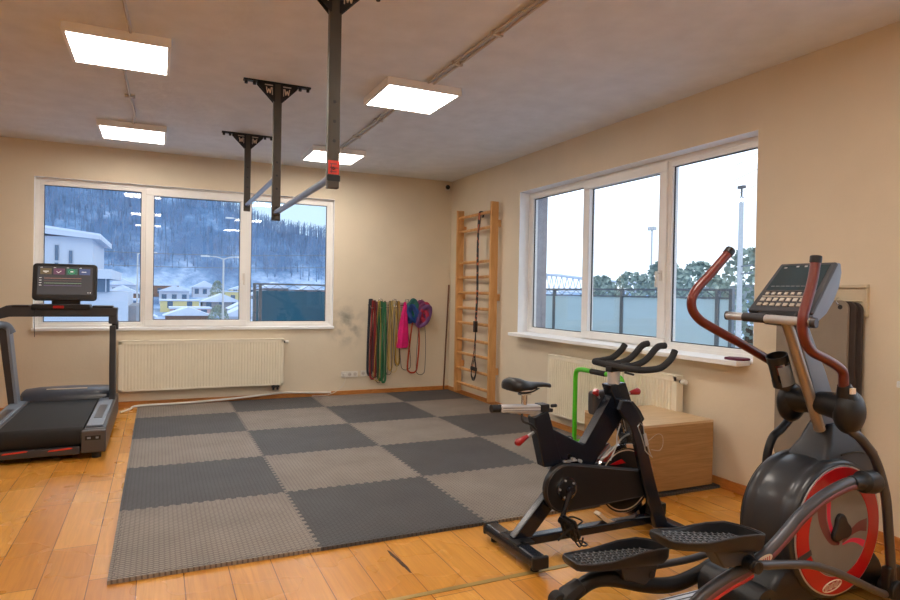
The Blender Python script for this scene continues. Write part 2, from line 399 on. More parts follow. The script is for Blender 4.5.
def window(name, axis, op, depth, fixed, sash, label, lip, handle_u, hdir, sillh=.035, over=.03, lipthick=.04):
    u0, u1, z0, z1 = op
    w = bpy.data.objects.new(name, None); C.objects.link(w)
    w.location = ((u0+u1)/2, 0, z0) if axis == 'y' else (0, (u0+u1)/2, z0)
    struct(w, label)
    mb = MB(); rect_frame(mb, axis, depth, depth+.07, u0, u1, z0, z1, .04, .05)
    zb, zt = z0+.05, z1-.04
    def put(m_, a, b, p0, p1, c, d, mi=0):
        if axis == 'y': m_.box(a, b, p0, p1, c, d, mi)
        else: m_.box(p0, p1, a, b, c, d, mi)
    for a, b in fixed:
        rect_frame(mb, axis, depth+.004, depth+.066, a, b, zb-.005, zt+.005, .045, .035)
    s0, s1 = sash
    for e in (s0, s1): put(mb, e-.02, e+.02, depth, depth+.07, zb, zt)
    mb.build('window_frame', M['pvc'], w, bevel=.004)
    mb = MB(); rect_frame(mb, axis, depth-.022, depth+.05, s0, s1, zb-.018, zt+.012, .086, .07)
    sh = mb.build('sash', M['pvc'], w, bevel=.006)
    gk = MB(); pn = []
    for a, b in fixed: pn.append((a+.045, b-.045, zb+.03, zt-.04))
    pn.append((s0+.086, s1-.086, zb+.052, zt-.074))
    for (a, b, c, d) in pn: rect_frame(gk, axis, depth+.02, depth+.03, a-.002, b+.002, c-.002, d+.002, .009)
    gk.build('gasket', M['gasket'], w, flat=True)
    for (a, b, c, d) in pn:
        p = MB(); put(p, a, b, depth+.023, depth+.029, c, d); p.build('pane', M['glass'], w, flat=True)
    hm = MB(); hz = z0+.62
    put(hm, handle_u-.014, handle_u+.014, depth-.034, depth-.02, hz-.03, hz+.06)
    put(hm, handle_u-.009, handle_u+.009, depth-.07, depth-.034, hz+.03, hz+.05)
    put(hm, handle_u-.011, handle_u+.011, depth-.082, depth-.064, hz-.085, hz+.05)
    hm.build('handle', M['white'], w, bevel=.004)
    rm = MB()                                                   # white reveal lining and outside part of the reveal
    t = .004
    put(rm, u0, u0+t, .001, depth+.01, z0, z1); put(rm, u1-t, u1, .001, depth+.01, z0, z1); put(rm, u0, u1, .001, depth+.01, z1-t, z1)
    rm.build('reveal', M['reveal'], w, flat=True)
    ro = MB(); put(ro, u0, u0+t, depth+.06, T_, z0, z1); put(ro, u1-t, u1, depth+.06, T_, z0, z1); put(ro, u0, u1, depth+.06, T_, z1-t, z1)
    ro.build('outer_reveal', M['pillar'], w, flat=True)
    sm = MB()
    put(sm, u0+.002, u1-.002, -.001, depth+.005, z0-.001, z0+.02); put(sm, u0-over, u1+over, -lip, 0, z0-.016, z0+.02)
    sm.build('sill', M['reveal'], w, bevel=.006)
    om = MB(); put(om, u0, u1, depth+.07, T_+.04, z0-.01, z0+.01); om.build('outer_sill', M['silver'], w, flat=True)
    return w
window('window_1', 'y', BW, .06, [(-4.95, -3.9), (-2.76, -1.72)], (-3.9, -2.76), 'white plastic window in back wall with three panes', .03, -2.80, 1, over=.01)
window('window_2', 'x', RW1, .13, [(-4.98, -4.05), (-2.92, -1.9)], (-4.05, -2.92), 'white plastic window in right wall with three panes', .14, -4.005, 1, over=-.02)
window('window_3', 'x', RW2, .13, [(-9.26, -8.3), (-7.2, -6.17)], (-8.3, -7.2), 'next window of the right wall, only its white sill end in view', .10, -8.2, 1, over=.12)

# ------------------------------------------------------------------ ceiling lights and conduits
def light(x, y, label):
    r = thing('ceiling_light', (x, y, H), label, 'light', 'square ceiling light panels')
    h = .30; mb = MB(); z0, z1 = H-.058, H-.001; w = .022
    mb.box(x-h, x+h, y-h, y-h+w, z0, z1); mb.box(x-h, x+h, y+h-w, y+h, z0, z1); mb.box(x-h, x-h+w, y-h+w, y+h-w, z0, z1); mb.box(x+h-w, x+h, y-h+w, y+h-w, z0, z1)
    mb.build('frame', M['lampframe'], r, bevel=.002)
    MB().box(x-h+w, x+h-w, y-h+w, y+h-w, z0+.004, z0+.012).build('diffuser', M['light'], r, flat=True)
    return r
l0 = light(-4.0, -3.42, 'square lit ceiling panel at the upper left, the largest on the left')
dup(l0, (-4.0, -1.03, H), 'small square lit ceiling panel at the left nearest the back wall')
dup(l0, (-1.96, -3.42, H), 'square lit ceiling panel right of the hanging posts, the larger of the right pair')
dup(l0, (-1.96, -.98, H), 'square lit ceiling panel nearest the back wall, behind the nearest hanging post')
dup(l0, (-4.0, -6.3, H), 'square lit ceiling panel above and left of the viewer')
dup(l0, (-1.96, -6.3, H), 'square lit ceiling panel above the elliptical trainer')
dup(l0, (-4.0, -8.9, H), 'square lit ceiling panel behind the viewer on the left row')
dup(l0, (-1.96, -8.9, H), 'square lit ceiling panel behind the viewer on the right row')

def conduit(pts, label, clips, two=True):
    mb = MB()
    for d in ((-.022, .022) if two else (0,)):
        mb.tube([(x+d, y, H-.012) for x, y in pts], .009, 8)
    o = mb.build('cable_conduit', M['conduit'])
    tag(o, label, 'conduit', 'ceiling cable conduits')
    cm = MB()
    for (x, y) in clips:
        cm.box(x-.038, x+.038, y-.012, y+.012, H-.026, H-.001)
    if clips:
        split(cm, 'clip', M['conduit'], o)
    return o
conduit([(-1.93, -3.75), (-1.93, -6.0)], 'double grey cable tube running from larger right panel towards the viewer', [(-1.93, -4.2), (-1.93, -4.75), (-1.93, -5.4)])
conduit([(-1.96, -1.3), (-1.95, -2.2), (-1.96, -3.1)], 'double grey cable tube between the two right ceiling panels', [(-1.955, -1.9), (-1.955, -2.6)])
conduit([(-3.99, -1.35), (-3.965, -1.8), (-3.99, -2.4), (-4.0, -3.1)], 'thin grey cable tube between the two left ceiling panels', [(-3.985, -2.3)], False)
conduit([(-3.93, -3.74), (-3.96, -4.6), (-3.97, -6.0)], 'thin grey cable tube from upper left panel towards the viewer', [(-3.965, -4.4)], False)

# ------------------------------------------------------------------ pull-up frame
def pullup():
    r = thing('pull_up_frame', (-2.95, -3.16, H), 'grey steel pull-up frame of three posts and two bars hanging from the ceiling', 'pull-up bar')
    for y, zb, w in ((-4.88, 1.915, .062), (-3.16, 1.915, .062), (-1.41, 2.18, .062)):
        p = MB().box(-2.95-w/2, -2.95+w/2, y-.02, y+.02, zb, H-.01).build('post', M['steelpost'], r, bevel=.004)
        hm = MB()
        for z in (zb+.045, zb+.10, zb+.24, zb+.34, zb+.44):
            hm.cyl((-2.95, y-.023, z), (-2.95, y-.019, z), .009, 12)
        split(hm, 'bolt', M['black'], p)
        gm = MB()
        for s_ in (-1, 1):
            for ya, yb_ in ((y-.022, y-.016), (y+.016, y+.022)):
                gm.prism([(-2.95+s_*.02, H-.012), (-2.95+s_*.15, H-.012), (-2.95+s_*.15, H-.028), (-2.95+s_*.03, H-.15), (-2.95+s_*.02, H-.15)], 'y', ya, yb_)
        gm.box(-3.2, -2.7, y-.024, y+.024, H-.012, H-.001)
        gm.build('ceiling_bracket', M['darksteel'], r, bevel=.001)
        bm_ = MB()
        for x in (-3.18, -3.12, -2.78, -2.72): bm_.cyl((x, y, H-.012), (x, y, H-.035), .012, 8)
        split(bm_, 'anchor_bolt', M['black'], r)
        for cx in (-3.018, -2.882):                            # the pale letter cut in each bracket plate
            lm = MB(); zz = H-.045; pp = [(-.018, 0), (-.010, -.045), (0, -.012), (.010, -.045), (.018, 0)]
            for a, b in zip(pp[:-1], pp[1:]): lm.beam((cx+a[0], y-.0235, zz+a[1]), (cx+b[0], y-.0235, zz+b[1]), .003, .007)
            o = lm.build('logo', M['cream'], r, flat=True); o['label'] = 'pale letter W on the bracket plate'
            MB().box(cx-.03, cx+.03, y-.0245, y-.0215, H-.033, H-.025).build('slot', M['conduit'], r, flat=True)
        for s_ in (-1, 1): MB().box(-2.95+s_*.042-.003, -2.95+s_*.042+.003, y-.0245, y-.0215, H-.10, H-.045).build('slot', M['conduit'], r, flat=True)
    MB().cyl((-2.95, -4.88, 1.975), (-2.95, -3.16, 1.975), .02, 16).build('bar', M['bluesteel'], r)
    MB().cyl((-2.95, -3.16, 2.245), (-2.95, -1.41, 2.245), .02, 16).build('bar', M['bluesteel'], r)
    MB().box(-2.978, -2.922, -4.903, -4.899, 1.985, 2.055).build('sticker', M['redbright'], r, flat=True)['label'] = 'red square sticker on the nearest post'
    sm = MB()
    for k in range(3): sm.box(-2.97, -2.935+.008*(k % 2), -4.905, -4.9025, 1.995+k*.02, 2.0+k*.02)
    sm.box(-2.965, -2.96, -4.905, -4.9025, 1.99, 2.04); sm.build('sticker_print', M['maroon'], r, flat=True)
    MB().box(-2.984, -2.916, -4.904, -4.899, 1.95, 1.98).build('clamp_plate', M['darksteel'], r, flat=True)
pullup()

# ------------------------------------------------------------------ radiators
def radiator(axis, u0, u1, z0, z1, label, valve_hi):
    r = thing('radiator', (((u0+u1)/2, -.06, z0) if axis == 'y' else (-.06, (u0+u1)/2, z0)), label, 'radiator', 'panel radiators')
    def tr(u, d, z): return (u, -d, z) if axis == 'y' else (-d, u, z)
    n = int(round((u1-u0-.06)/.0335)); p = (u1-u0-.06)/n
    prof = []                                                   # fluted front panel profile
    for i in range(n):
        a = u0+.03+i*p
        prof += [(a, .1), (a+p*.46, .1), (a+p*.58, .084), (a+p*.88, .084)]
    prof.append((u1-.03, .1))
    mb = MB(); za, zb = z0+.02, z1-.045
    vs = []; fs = []
    for (u, d) in prof: vs += [tr(u, d, za), tr(u, d, zb)]
    for i in range(len(prof)-1): fs.append((2*i, 2*i+2, 2*i+3, 2*i+1))
    mb.add(vs, fs)
    def bx(m_, a, b, d0, d1, c, d, mi=0):
        if axis == 'y': m_.box(a, b, -d1, -d0, c, d, mi)
        else: m_.box(-d1, -d0, a, b, c, d, mi)
    bx(mb, u0+.005, u1-.005, .082, .09, z0, z1-.01); bx(mb, u0, u0+.03, .085, .1, z0, z1-.012); bx(mb, u1-.03, u1, .085, .1, z0, z1-.012)
    bx(mb, u0, u1, .085, .1, z1-.045, z1-.012); bx(mb, u0, u1, .085, .1, z0, z0+.02); bx(mb, u0+.01, u1-.01, .03, .04, z0, z1-.02)
    mb.build('panel', M['rad'], r, flat=True)
    cm = MB()
    bx(cm, u0-.002, u1+.002, .03, .104, z1-.012, z1); bx(cm, u0-.003, u0+.004, .03, .1, z0+.01, z1-.01); bx(cm, u1-.004, u1+.003, .03, .1, z0+.01, z1-.01)
    cm.build('cover', M['rad'], r, bevel=.003)
    vm = MB(); ue, sg = (u1, 1) if valve_hi else (u0, -1)
    vm.cyl(tr(ue+sg*.004, .065, z1-.045), tr(ue+sg*.022, .065, z1-.045), .014, 16, mi=1)
    vm.cyl(tr(ue+sg*.022, .065, z1-.045), tr(ue+sg*.065, .065, z1-.045), .02, 16)
    vm.build('thermostat', [M['white'], M['black']], r, bevel=.003)
    pm = MB(); ue2 = ue-sg*.06
    pm.tube([tr(ue2, .06, z0+.01), tr(ue2, .06, z0-.06), tr(ue2, .03, z0-.06), tr(ue2, .013, z0-.06)], .012, 10)
    pm.tube([tr(ue2-sg*.05, .06, z0+.01), tr(ue2-sg*.05, .06, z0-.06), tr(ue2-sg*.05, .013, z0-.06)], .012, 10)
    bx(pm, ue2-.075, ue2+.02, .045, .08, z0-.035, z0-.01)
    split(pm, 'pipe', M['dkgrey'], r)
    bk = MB(); 
    for u in (u0+.25, u1-.25): bx(bk, u-.02, u+.02, .002, .029, z0+.08, z1-.08)
    split(bk, 'wall_bracket', M['white'], r)
radiator('y', -4.155, -2.326, .2, .78, 'long cream panel radiator under the back window', True)
radiator('x', -4.415, -2.645, .17, .775, 'cream panel radiator under the right window, behind bike and wooden box', False)

# ------------------------------------------------------------------ puzzle mats
S_ = 1.0004; MX, MY = -3.958, -4.786
def edge_line(p, q, teeth, sgn_seed):
    """jigsaw boundary from p to q"""
    p, q = V(p), V(q); d = q-p; L_ = d.length; t = d.normalized(); nrm = V((-t.y, t.x))
    if not teeth: return [p]
    out = [p]; n = max(2, int(round(L_/.066))); pt = L_/n; h = .011
    for i in range(n):
        a = i*pt
        for u, o in ((.18, -1), (.22, 1), (.68, 1), (.72, -1)):
            out.append(p+t*(a+u*pt)+nrm*(h*o*.9))
    return out
hx = [MX+i*S_ for i in range(4)]+[-.024]; hy = [MY+j*S_ for j in range(5)]+[-.024]
H_E = {}; V_E = {}
for j in range(6):
    for i in range(4): H_E[i, j] = edge_line((hx[i], hy[j]), (hx[i+1], hy[j]), 0 < j < 5, 0)
for i in range(5):
    for j in range(5): V_E[i, j] = edge_line((hx[i], hy[j]), (hx[i], hy[j+1]), 0 < i < 4, 0)
rown = ['front', 'second', 'third', 'fourth', 'back']; coln = ['first from the left', 'second from the left', 'third from the left', 'at the right end']
for i in range(4):
    for j in range(5):
        def pts(e, nxt): return e
        lo = H_E[i, j]; ri = V_E[i+1, j]; up = H_E[i, j+1]; le = V_E[i, j]
        c00 = V((hx[i], hy[j])); c10 = V((hx[i+1], hy[j])); c11 = V((hx[i+1], hy[j+1])); c01 = V((hx[i], hy[j+1]))
        poly = list(lo)+list(ri)+[c11]+list(reversed(up[1:]))+[c01]+list(reversed(le[1:]))
        dark = (i+j) % 2 == 1
        cxy = (c00+c11)/2
        poly = [p+(cxy-p).normalized()*.0006 for p in poly]
        mb = MB().prism([(p.x, p.y) for p in poly], 'z', .0005, .02)
        o = mb.build('puzzle_mat', M['matd' if dark else 'matl'], bevel=0, flat=True)
        where = {0: 'front row', 1: 'second row', 2: 'third row', 3: 'fourth row', 4: 'row by the back wall'}[j]
        tag(o, '%s foam puzzle mat in the %s, %s' % ('dark grey' if dark else 'light grey', where, coln[i]), 'mat', 'interlocking foam floor mats')
        if j == 0 or i == 0:
            em = MB()                                           # straight border strip seam
            if j == 0:
                z = .0206
                for k in range(int((hx[i+1]-hx[i])/.066)):
                    a = hx[i]+.01+k*.066; em.box(a, a+.032, hy[0]+.017, hy[0]+.0185, .02, z); em.box(a+.033, a+.064, hy[0]+.026, hy[0]+.0275, .02, z); em.box(a+.032, a+.0335, hy[0]+.017, hy[0]+.0275, .02, z)
            if i == 0:
                z = .0206
                for k in range(int((hy[j+1]-hy[j])/.066)):
                    a = hy[j]+.01+k*.066; em.box(hx[0]+.017, hx[0]+.0185, a, a+.032, .02, z); em.box(hx[0]+.026, hx[0]+.0275, a+.033, a+.064, .02, z); em.box(hx[0]+.017, hx[0]+.0275, a+.032, a+.0335, .02, z)
            em.build('border_seam', M['rubber'], o, flat=True)

# ------------------------------------------------------------------ wall bars
def wallbars():
    r = thing('wall_bars', (-.08, -.95, .1), 'tall pine wall bars fixed to the right wall by the corner', 'wall bars')
    y0, y1 = -.475, -1.415
    for y, zt in ((y0, 2.49), (y1, 2.5)):
        MB().box(-.135, -.035, y-.018, y+.018, .075, zt).build('upright', M['pine'], r, bevel=.004)
    for z in (2.385, 2.2, 1.785, 1.592, 1.39, 1.192, .995, .778, .592, .39, .192):
        MB().tube([(-.095, y0-.018, z), (-.095, y1+.018, z)], .019, 12).build('rung', M['pine'], r)
    split(MB().box(-.035, -.001, y0-.02, y0+.02, 2.2, 2.28).box(-.035, -.001, y1-.02, y1+.02, 2.2, 2.28).box(-.035, -.001, y0-.02, y0+.02, .4, .48).box(-.035, -.001, y1-.02, y1+.02, .4, .48).box(-.035, -.001, y0-.02, y0+.02, 1.3, 1.38).box(-.035, -.001, y1-.02, y1+.02, 1.3, 1.38), 'wall_bracket', M['pine'], r)
wallbars()
def trx():
    y = -1.10
    r = thing('suspension_trainer', (-.16, y, .32), 'black and orange suspension strap looped over top rung of the wall bars', 'training strap')
    m, nt, b = nodes('trx_strap'); N = nt.nodes.new
    tc = N('ShaderNodeTexCoord'); v = N('ShaderNodeTexVoronoi'); v.inputs['Scale'].default_value = 26; nt.links.new(tc.outputs['Object'], v.inputs['Vector'])
    c_ = N('ShaderNodeValToRGB'); c_.color_ramp.interpolation = 'CONSTANT'; c_.color_ramp.elements[0].color = s2l((26, 24, 24)); c_.color_ramp.elements[1].position = .72; c_.color_ramp.elements[1].color = s2l((176, 92, 52))
    sp = N('ShaderNodeSeparateColor'); nt.links.new(v.outputs['Color'], sp.inputs[0]); nt.links.new(sp.outputs[0], c_.inputs[0]); nt.links.new(c_.outputs[0], b.inputs['Base Color'])
    mb = MB()
    mb.tube(cr([(-.075, y, 2.34), (-.07, y, 2.39), (-.095, y, 2.41), (-.125, y, 2.385), (-.13, y+.01, 2.2), (-.14, y, 1.9), (-.14, y-.01, 1.4), (-.15, y, 1.0), (-.15, y-.005, .95)], 5), .03, 6, sx=.25, up=(0, 1, 0))
    mb.build('strap', m, r)
    mb = MB(); mb.tube(cr([(-.128, y-.05, 2.36), (-.132, y-.035, 2.26), (-.138, y-.01, 2.16), (-.138, y, 2.1)], 4), .006, 6); mb.build('anchor_cord', M['black'], r)
    MB().box(-.175, -.135, y-.032, y+.022, .9, 1.04).build('buckle', M['black'], r, bevel=.006)
    for s_, dz in ((1, 0), (-1, -.02)):
        mb = MB(); mb.tube(cr([(-.15, y, .93), (-.15, y+s_*.012, .8), (-.16, y+s_*.02, .62), (-.165, y+s_*.075, .45+dz)], 5), .011, 6, sx=.3, up=(0, 1, 0))
        mb.tube(cr([(-.16, y+s_*.01, .6), (-.165, y-s_*.05, .45+dz)], 5), .011, 6, sx=.3, up=(0, 1, 0)); mb.build('handle_webbing', m, r)
        mb = MB(); mb.tube([(-.165, y+s_*.0-.062, .45+dz), (-.165, y+.062, .455+dz)], .017, 10); mb.build('grip', M['rubber'], r)
        mb = MB(); mb.tube(cr([(-.165, y-.06, .45+dz), (-.17, y-.055, .37+dz), (-.17, y, .32+dz), (-.17, y+.055, .37+dz), (-.165, y+.06, .45+dz)], 5), .014, 6, sx=.3, up=(0, 1, 0)); mb.build('foot_loop', M['black'], r)
trx()
mb = MB(); mb.tube([(-.095, -.045, .022), (-.028, -.022, 1.5)], .011, 10)
tag(mb.build('wooden_stick', M['stick']), 'long thin dark wooden stick leaning in the room corner', 'stick')
# security camera
r = thing('security_camera', (-.07, -.05, 2.86), 'small black round security camera high in the corner of the room', 'camera')
MB().box(-.11, -.03, -.012, -.001, 2.83, 2.91).build('base_plate', M['white'], r, bevel=.003)
MB().ball((-.085, -.05, 2.87), .032, 16, 10).build('lens_dome', M['blackgloss'], r)
MB().cyl((-.085, -.012, 2.87), (-.085, -.04, 2.87), .02).build('bracket', M['white'], r)

# ------------------------------------------------------------------ band rack with resistance bands
def rack():
    r = thing('hook_rack', (-.82, -.02, 1.2), 'chrome wire hook rail on the back wall holding the exercise bands', 'rack')
    MB().box(-1.21, -.42, -.012, -.001, 1.2, 1.212).tube([(-1.21, -.02, 1.235), (-.42, -.02, 1.235)], .004, 8).tube([(-1.21, -.02, 1.175), (-.42, -.02, 1.175)], .004, 8).build('rail', M['chrome'], r)
    for x in (-1.17, -1.04, -.84, -.66, -.54, -.44):
        MB().tube(cr([(x-.025, -.018, 1.17), (x-.025, -.02, 1.26), (x-.018, -.025, 1.285), (x+.018, -.025, 1.285), (x+.025, -.02, 1.26), (x+.025, -.03, 1.19), (x+.02, -.07, 1.17), (x-.02, -.07, 1.17), (x-.024, -.065, 1.2)], 4), .0035, 6).build('hook', M['chrome'], r)
rack()
def band_mat(n, rgb): return mat(n, rgb, .55, var=.06)
def loop_band(x, top, bot, w, rgb, label, thick=.012, y=-.05, lean=0, name='resistance_band'):
    """a closed elastic loop hanging from a hook"""
    m = band_mat('latex_%d' % len(bpy.data.materials), rgb)
    pts = [(x-.012, y-.012, top-.03), (x-.008, y-.01, top), (x+.008, y-.01, top), (x+.012, y-.012, top-.03),
           (x+w*.5, y-.008, (top+bot)/2), (x+w*.55+lean, y-.01, bot+.09), (x+w*.35+lean, y-.014, bot+.015), (x+lean, y-.016, bot), (x-w*.35+lean, y-.014, bot+.015), (x-w*.55+lean, y-.01, bot+.09), (x-w*.5, y-.008, (top+bot)/2)]
    mb = MB(); mb.tube(cr(pts, 5, True), max(.004, thick*.3), 8, closed=True, sx=1 if thick < .008 else 3.0, up=(0, 1, 0))
    return tag(mb.build(name, m), label, 'exercise band', 'elastic bands on the wall hooks')
bands = [
 (-1.185, 1.27, .27, .05, (44, 50, 60), 'dark navy elastic band, leftmost of those on the hook rail', .018, -.03, 0),
 (-1.150, 1.25, .22, .06, (138, 34, 34), 'bright red elastic band beside the leftmost navy band', .016, -.055, 0),
 (-1.110, 1.24, .30, .05, (120, 58, 74), 'dull rose elastic band right of the bright red band', .014, -.035, 0),
 (-1.075, 1.25, .19, .07, (196, 168, 72), 'thin yellow elastic band hanging lowest left of the green bands', .007, -.06, -.02),
 (-1.045, 1.24, .20, .06, (40, 96, 60), 'wide dark green elastic band hanging low', .02, -.045, .01),
 (-1.000, 1.23, .17, .05, (34, 104, 66), 'lighter green elastic band right of the dark green band', .016, -.065, .0),
 (-.985, 1.25, .25, .08, (40, 42, 44), 'thin black cord loop around the green bands', .006, -.03, .01),
 (-.900, 1.25, .33, .05, (184, 160, 88), 'pale yellow elastic band on the third hook', .012, -.045, 0),
 (-.860, 1.25, .30, .10, (222, 196, 110), 'thin straw coloured elastic loop beside the pale yellow band', .006, -.06, .0),
 (-.820, 1.25, .38, .07, (34, 36, 40), 'thin black elastic loop left of the pink cloth', .007, -.045, .02),
 (-.790, 1.25, .40, .05, (180, 144, 66), 'mustard elastic band right of the thin black loop', .012, -.03, .0),
 (-1.140, 1.26, .24, .09, (30, 32, 36), 'thin black cord loop crossing the red and rose bands', .005, -.075, .01),
 (-1.060, 1.25, .16, .06, (96, 34, 40), 'thin dark crimson loop hanging lowest behind the green bands', .007, -.028, .0),
 (-.930, 1.25, .27, .07, (70, 72, 70), 'thin grey cord loop between green and pale yellow bands', .005, -.075, .0),
 (-.700, 1.24, .32, .13, (60, 56, 60), 'dark grey tube band ending below the pink cloth', .007, -.035, .03),
 (-.545, 1.22, .28, .13, (184, 72, 40), 'orange elastic band hanging below the blue band bundle', .012, -.04, -.03),
 (-.445, 1.22, .25, .12, (80, 92, 92), 'grey green tube band, rightmost and hanging under the purple bundle', .007, -.045, -.01)]
for b in bands: loop_band(b[0], b[1], b[2], b[3], b[4], b[5], b[6], b[7], b[8])
# pink cloth band: a flat folded strap bunched, widening downwards
def cloth_bundle(name, pts_l, rgb, label, seed, thick=.02):
    rnd = random.Random(seed); m = mat('fabric_%s_%d' % (name, seed), rgb, .7, var=.14, scale=22, bump=.3, bscale=60)
    rings = []
    for (cx, z, w, d) in pts_l:
        ring = []
        for k in range(28):
            a = 2*PI*k/28; rr = 1+.16*math.sin(k*PI*.5+seed)
            ring.append(V((cx+w*math.cos(a)*rr, -.07+d*math.sin(a)*rr, z)))
        rings.append(ring)
    mb = MB().loft(rings); return tag(mb.build(name, m), label, 'exercise band', 'elastic bands on the wall hooks')
cloth_bundle('fabric_band', [(x-.05, z, w, d) for x, z, w, d in [(-.655, 1.25, .012, .012), (-.655, 1.2, .022, .018), (-.665, 1.05, .045, .022), (-.675, .85, .068, .028), (-.685, .66, .08, .03), (-.69, .625, .07, .022)]], (220, 18, 120), 'hot pink cloth band hanging in the middle of the hook rail', 1)
def coil(x, z, rx, rz, n, cols, label, seed):
    r = thing('band_bundle', (x, -.06, z-rz), label, 'exercise band', 'elastic bands on the wall hooks')
    rnd = random.Random(seed)
    for k in range(n):
        m = band_mat('coil_%d_%d' % (seed, k), cols[k % len(cols)])
        dx, dz = rnd.uniform(-.03, .03), rnd.uniform(-.04, .04); a0 = rnd.uniform(-.5, .5); s_ = rnd.uniform(.5, 1.05)
        P_ = []
        for q in range(14):
            a = 2*PI*q/14; u, w = rx*s_*math.cos(a), rz*s_*math.sin(a)
            P_.append((x+dx+u*math.cos(a0)-w*math.sin(a0), -.035-.010*k+.008*math.sin(3*a+k), z+dz+u*math.sin(a0)+w*math.cos(a0)))
        MB().tube(cr(P_, 3, True), .008, 8, closed=True, sx=3.4, up=(0, 1, 0)).build('band', m, r)
coil(-.59, 1.13, .062, .13, 7, [(26, 96, 90), (30, 74, 150), (20, 60, 130), (20, 110, 80)], 'bundle of teal and blue bands hanging right of the pink cloth', 3)
coil(-.435, 1.09, .075, .15, 7, [(128, 60, 110), (168, 30, 70), (110, 70, 130), (150, 40, 96)], 'bundle of purple and crimson bands, rightmost on the hook rail', 5)

# ------------------------------------------------------------------ sockets and cable
def socket(x, z, n, label):
    r = thing('wall_socket', (x, -.002, z), label, 'socket', 'sockets low on the back wall')
    w = .075
    MB().box(x, x+w*n, -.01, -.001, z-.04, z+.04).build('cover_plate', M['white'], r, bevel=.003)
    for k in range(n):
        cx = x+w*(k+.5)
        MB().cyl((cx, -.0125, z), (cx, -.009, z), .024, 20).build('socket_face', M['conduit'], r)
        MB().cyl((cx-.009, -.0135, z), (cx-.009, -.012, z), .003, 8).cyl((cx+.009, -.0135, z), (cx+.009, -.012, z), .003, 8).build('pin_hole', M['black'], r)
socket(-1.56, .285, 3, 'white triple wall socket left of the hanging bands, with plugs in it')
socket(-1.30, .29, 2, 'white double wall socket just left of the hanging bands')
r = thing('plug', (-1.52, -.02, .27), 'white plug in the leftmost socket with a thin wire to the floor', 'plug')
MB().box(-1.545, -1.505, -.05, -.014, .265, .305).build('body', M['white'], r, bevel=.006)
MB().tube(cr([(-1.52, -.05, .27), (-1.53, -.07, .2), (-1.6, -.06, .1), (-1.75, -.05, .035), (-1.95, -.04, .03)], 6), .003, 6).build('wire', M['white'], r)
mb = MB(); mb.tube(cr([(-1.7, -.035, .062), (-2.1, -.035, .08), (-2.3, -.04, .09), (-2.6, -.055, .075), (-3.0, -.07, .05), (-3.5, -.09, .036), (-3.95, -.12, .036), (-4.03, -.2, .016), (-4.12, -.35, .014)], 6), .012, 8)
tag(mb.build('power_cable', M['white']), 'thick white cable along the back baseboard below the radiator', 'cable')

# ------------------------------------------------------------------ wooden box, dip bar
r = thing('plyometric_box', (-.42, -4.45, 0), 'large plywood jump box under the right window behind the bike', 'box')
mb = MB(); x0, x1, y0, y1, z1 = -.752, -.082, -4.765, -4.13, .5
mb.box(x0, x1, y0, y0+.018, .03, z1-.018); mb.box(x0, x1, y1-.018, y1, .03, z1-.018); mb.box(x0, x0+.018, y0+.018, y1-.018, .03, z1-.018); mb.box(x1-.018, x1, y0+.018, y1-.018, .03, z1-.018)
mb.build('side_panels', M['ply'], r, bevel=.0015)
MB().box(x0, x1, y0, y1, z1-.018, z1).build('top_panel', M['plytop'], r, bevel=.0015)
MB().box(x0+.02, x1-.02, y0+.02, y1-.02, .0205, .03).build('base', M['black'], r)
r = thing('dip_bar', (-.29, -3.6, 0), 'bright green bent tube dip bar with a black grip beside the wooden box', 'dip bar')
gx = -.285
MB().tube([(gx, -3.37, .045)]+cr([(gx, -3.37, .6), (gx, -3.375, .67), (gx, -3.40, .705), (gx, -3.46, .718)], 5)+[(gx, -3.9, .718)]+cr([(gx, -3.93, .718), (gx, -3.985, .705), (gx, -4.01, .67), (gx, -4.015, .6)], 5)+[(gx, -4.015, .045)], .021, 14, up=(1, 0, 0)).build('frame', M['green'], r)
for y in (-3.37, -4.015):
    MB().tube([(gx-.2, y, .0425), (gx+.2, y, .0425)], .021, 12).build('foot', M['green'], r)
MB().tube([(gx, -3.60, .718), (gx, -3.80, .718)], .0245, 16).build('grip', M['foamgrip'], r)
# small maroon cloth on the sill
o = MB().prism([(-4.86, 0), (-4.97, -.012), (-5.005, .03), (-5.0, .10), (-4.93, .12), (-4.84, .07)], 'z', .951, .968)
for i, v in enumerate(o.v): o.v[i] = V((v.y-.10, v.x, v.z))
tag(o.build('folded_cloth', mat('maroon_cloth', (96, 34, 62), .8, var=.25, scale=40), bevel=.006), 'small dark maroon folded cloth on the right end of the window sill', 'cloth')

# ------------------------------------------------------------------ board and hanging mats
r = thing('wall_board', (-.01, -5.4, 1.3), 'cream framed board fixed on the right wall above the hanging mats', 'board')
MB().box(-.014, -.001, -5.79, -5.14, 1.30, 1.47).build('panel', M['board'], r)
fm = MB(); rect_frame(fm, 'x', -.028, -.001, -5.80, -5.13, 1.29, 1.48, .02); fm.box(-.022, -.012, -5.77, -5.15, 1.378, 1.386); fm.build('frame', M['board'], r, bevel=.004)
hk = [(-5.66, 1.372)]
MB().tube(cr([(-.014, -5.62, 1.40), (-.06, -5.64, 1.392), (-.106, -5.67, 1.378), (-.115, -5.69, 1.36)], 5), .004, 8).build('hook', M['chrome'], r)
def rrect(a0, a1, z0, z1, rad, n=6):
    out = []
    for cx, cz, s0 in ((a1-rad, z1-rad, 0), (a0+rad, z1-rad, PI/2), (a0+rad, z0+rad, PI), (a1-rad, z0+rad, 1.5*PI)):
        for k in range(n+1):
            a = s0+k*PI/2/n; out.append((cx+rad*math.cos(a), cz+rad*math.sin(a)))
    return out
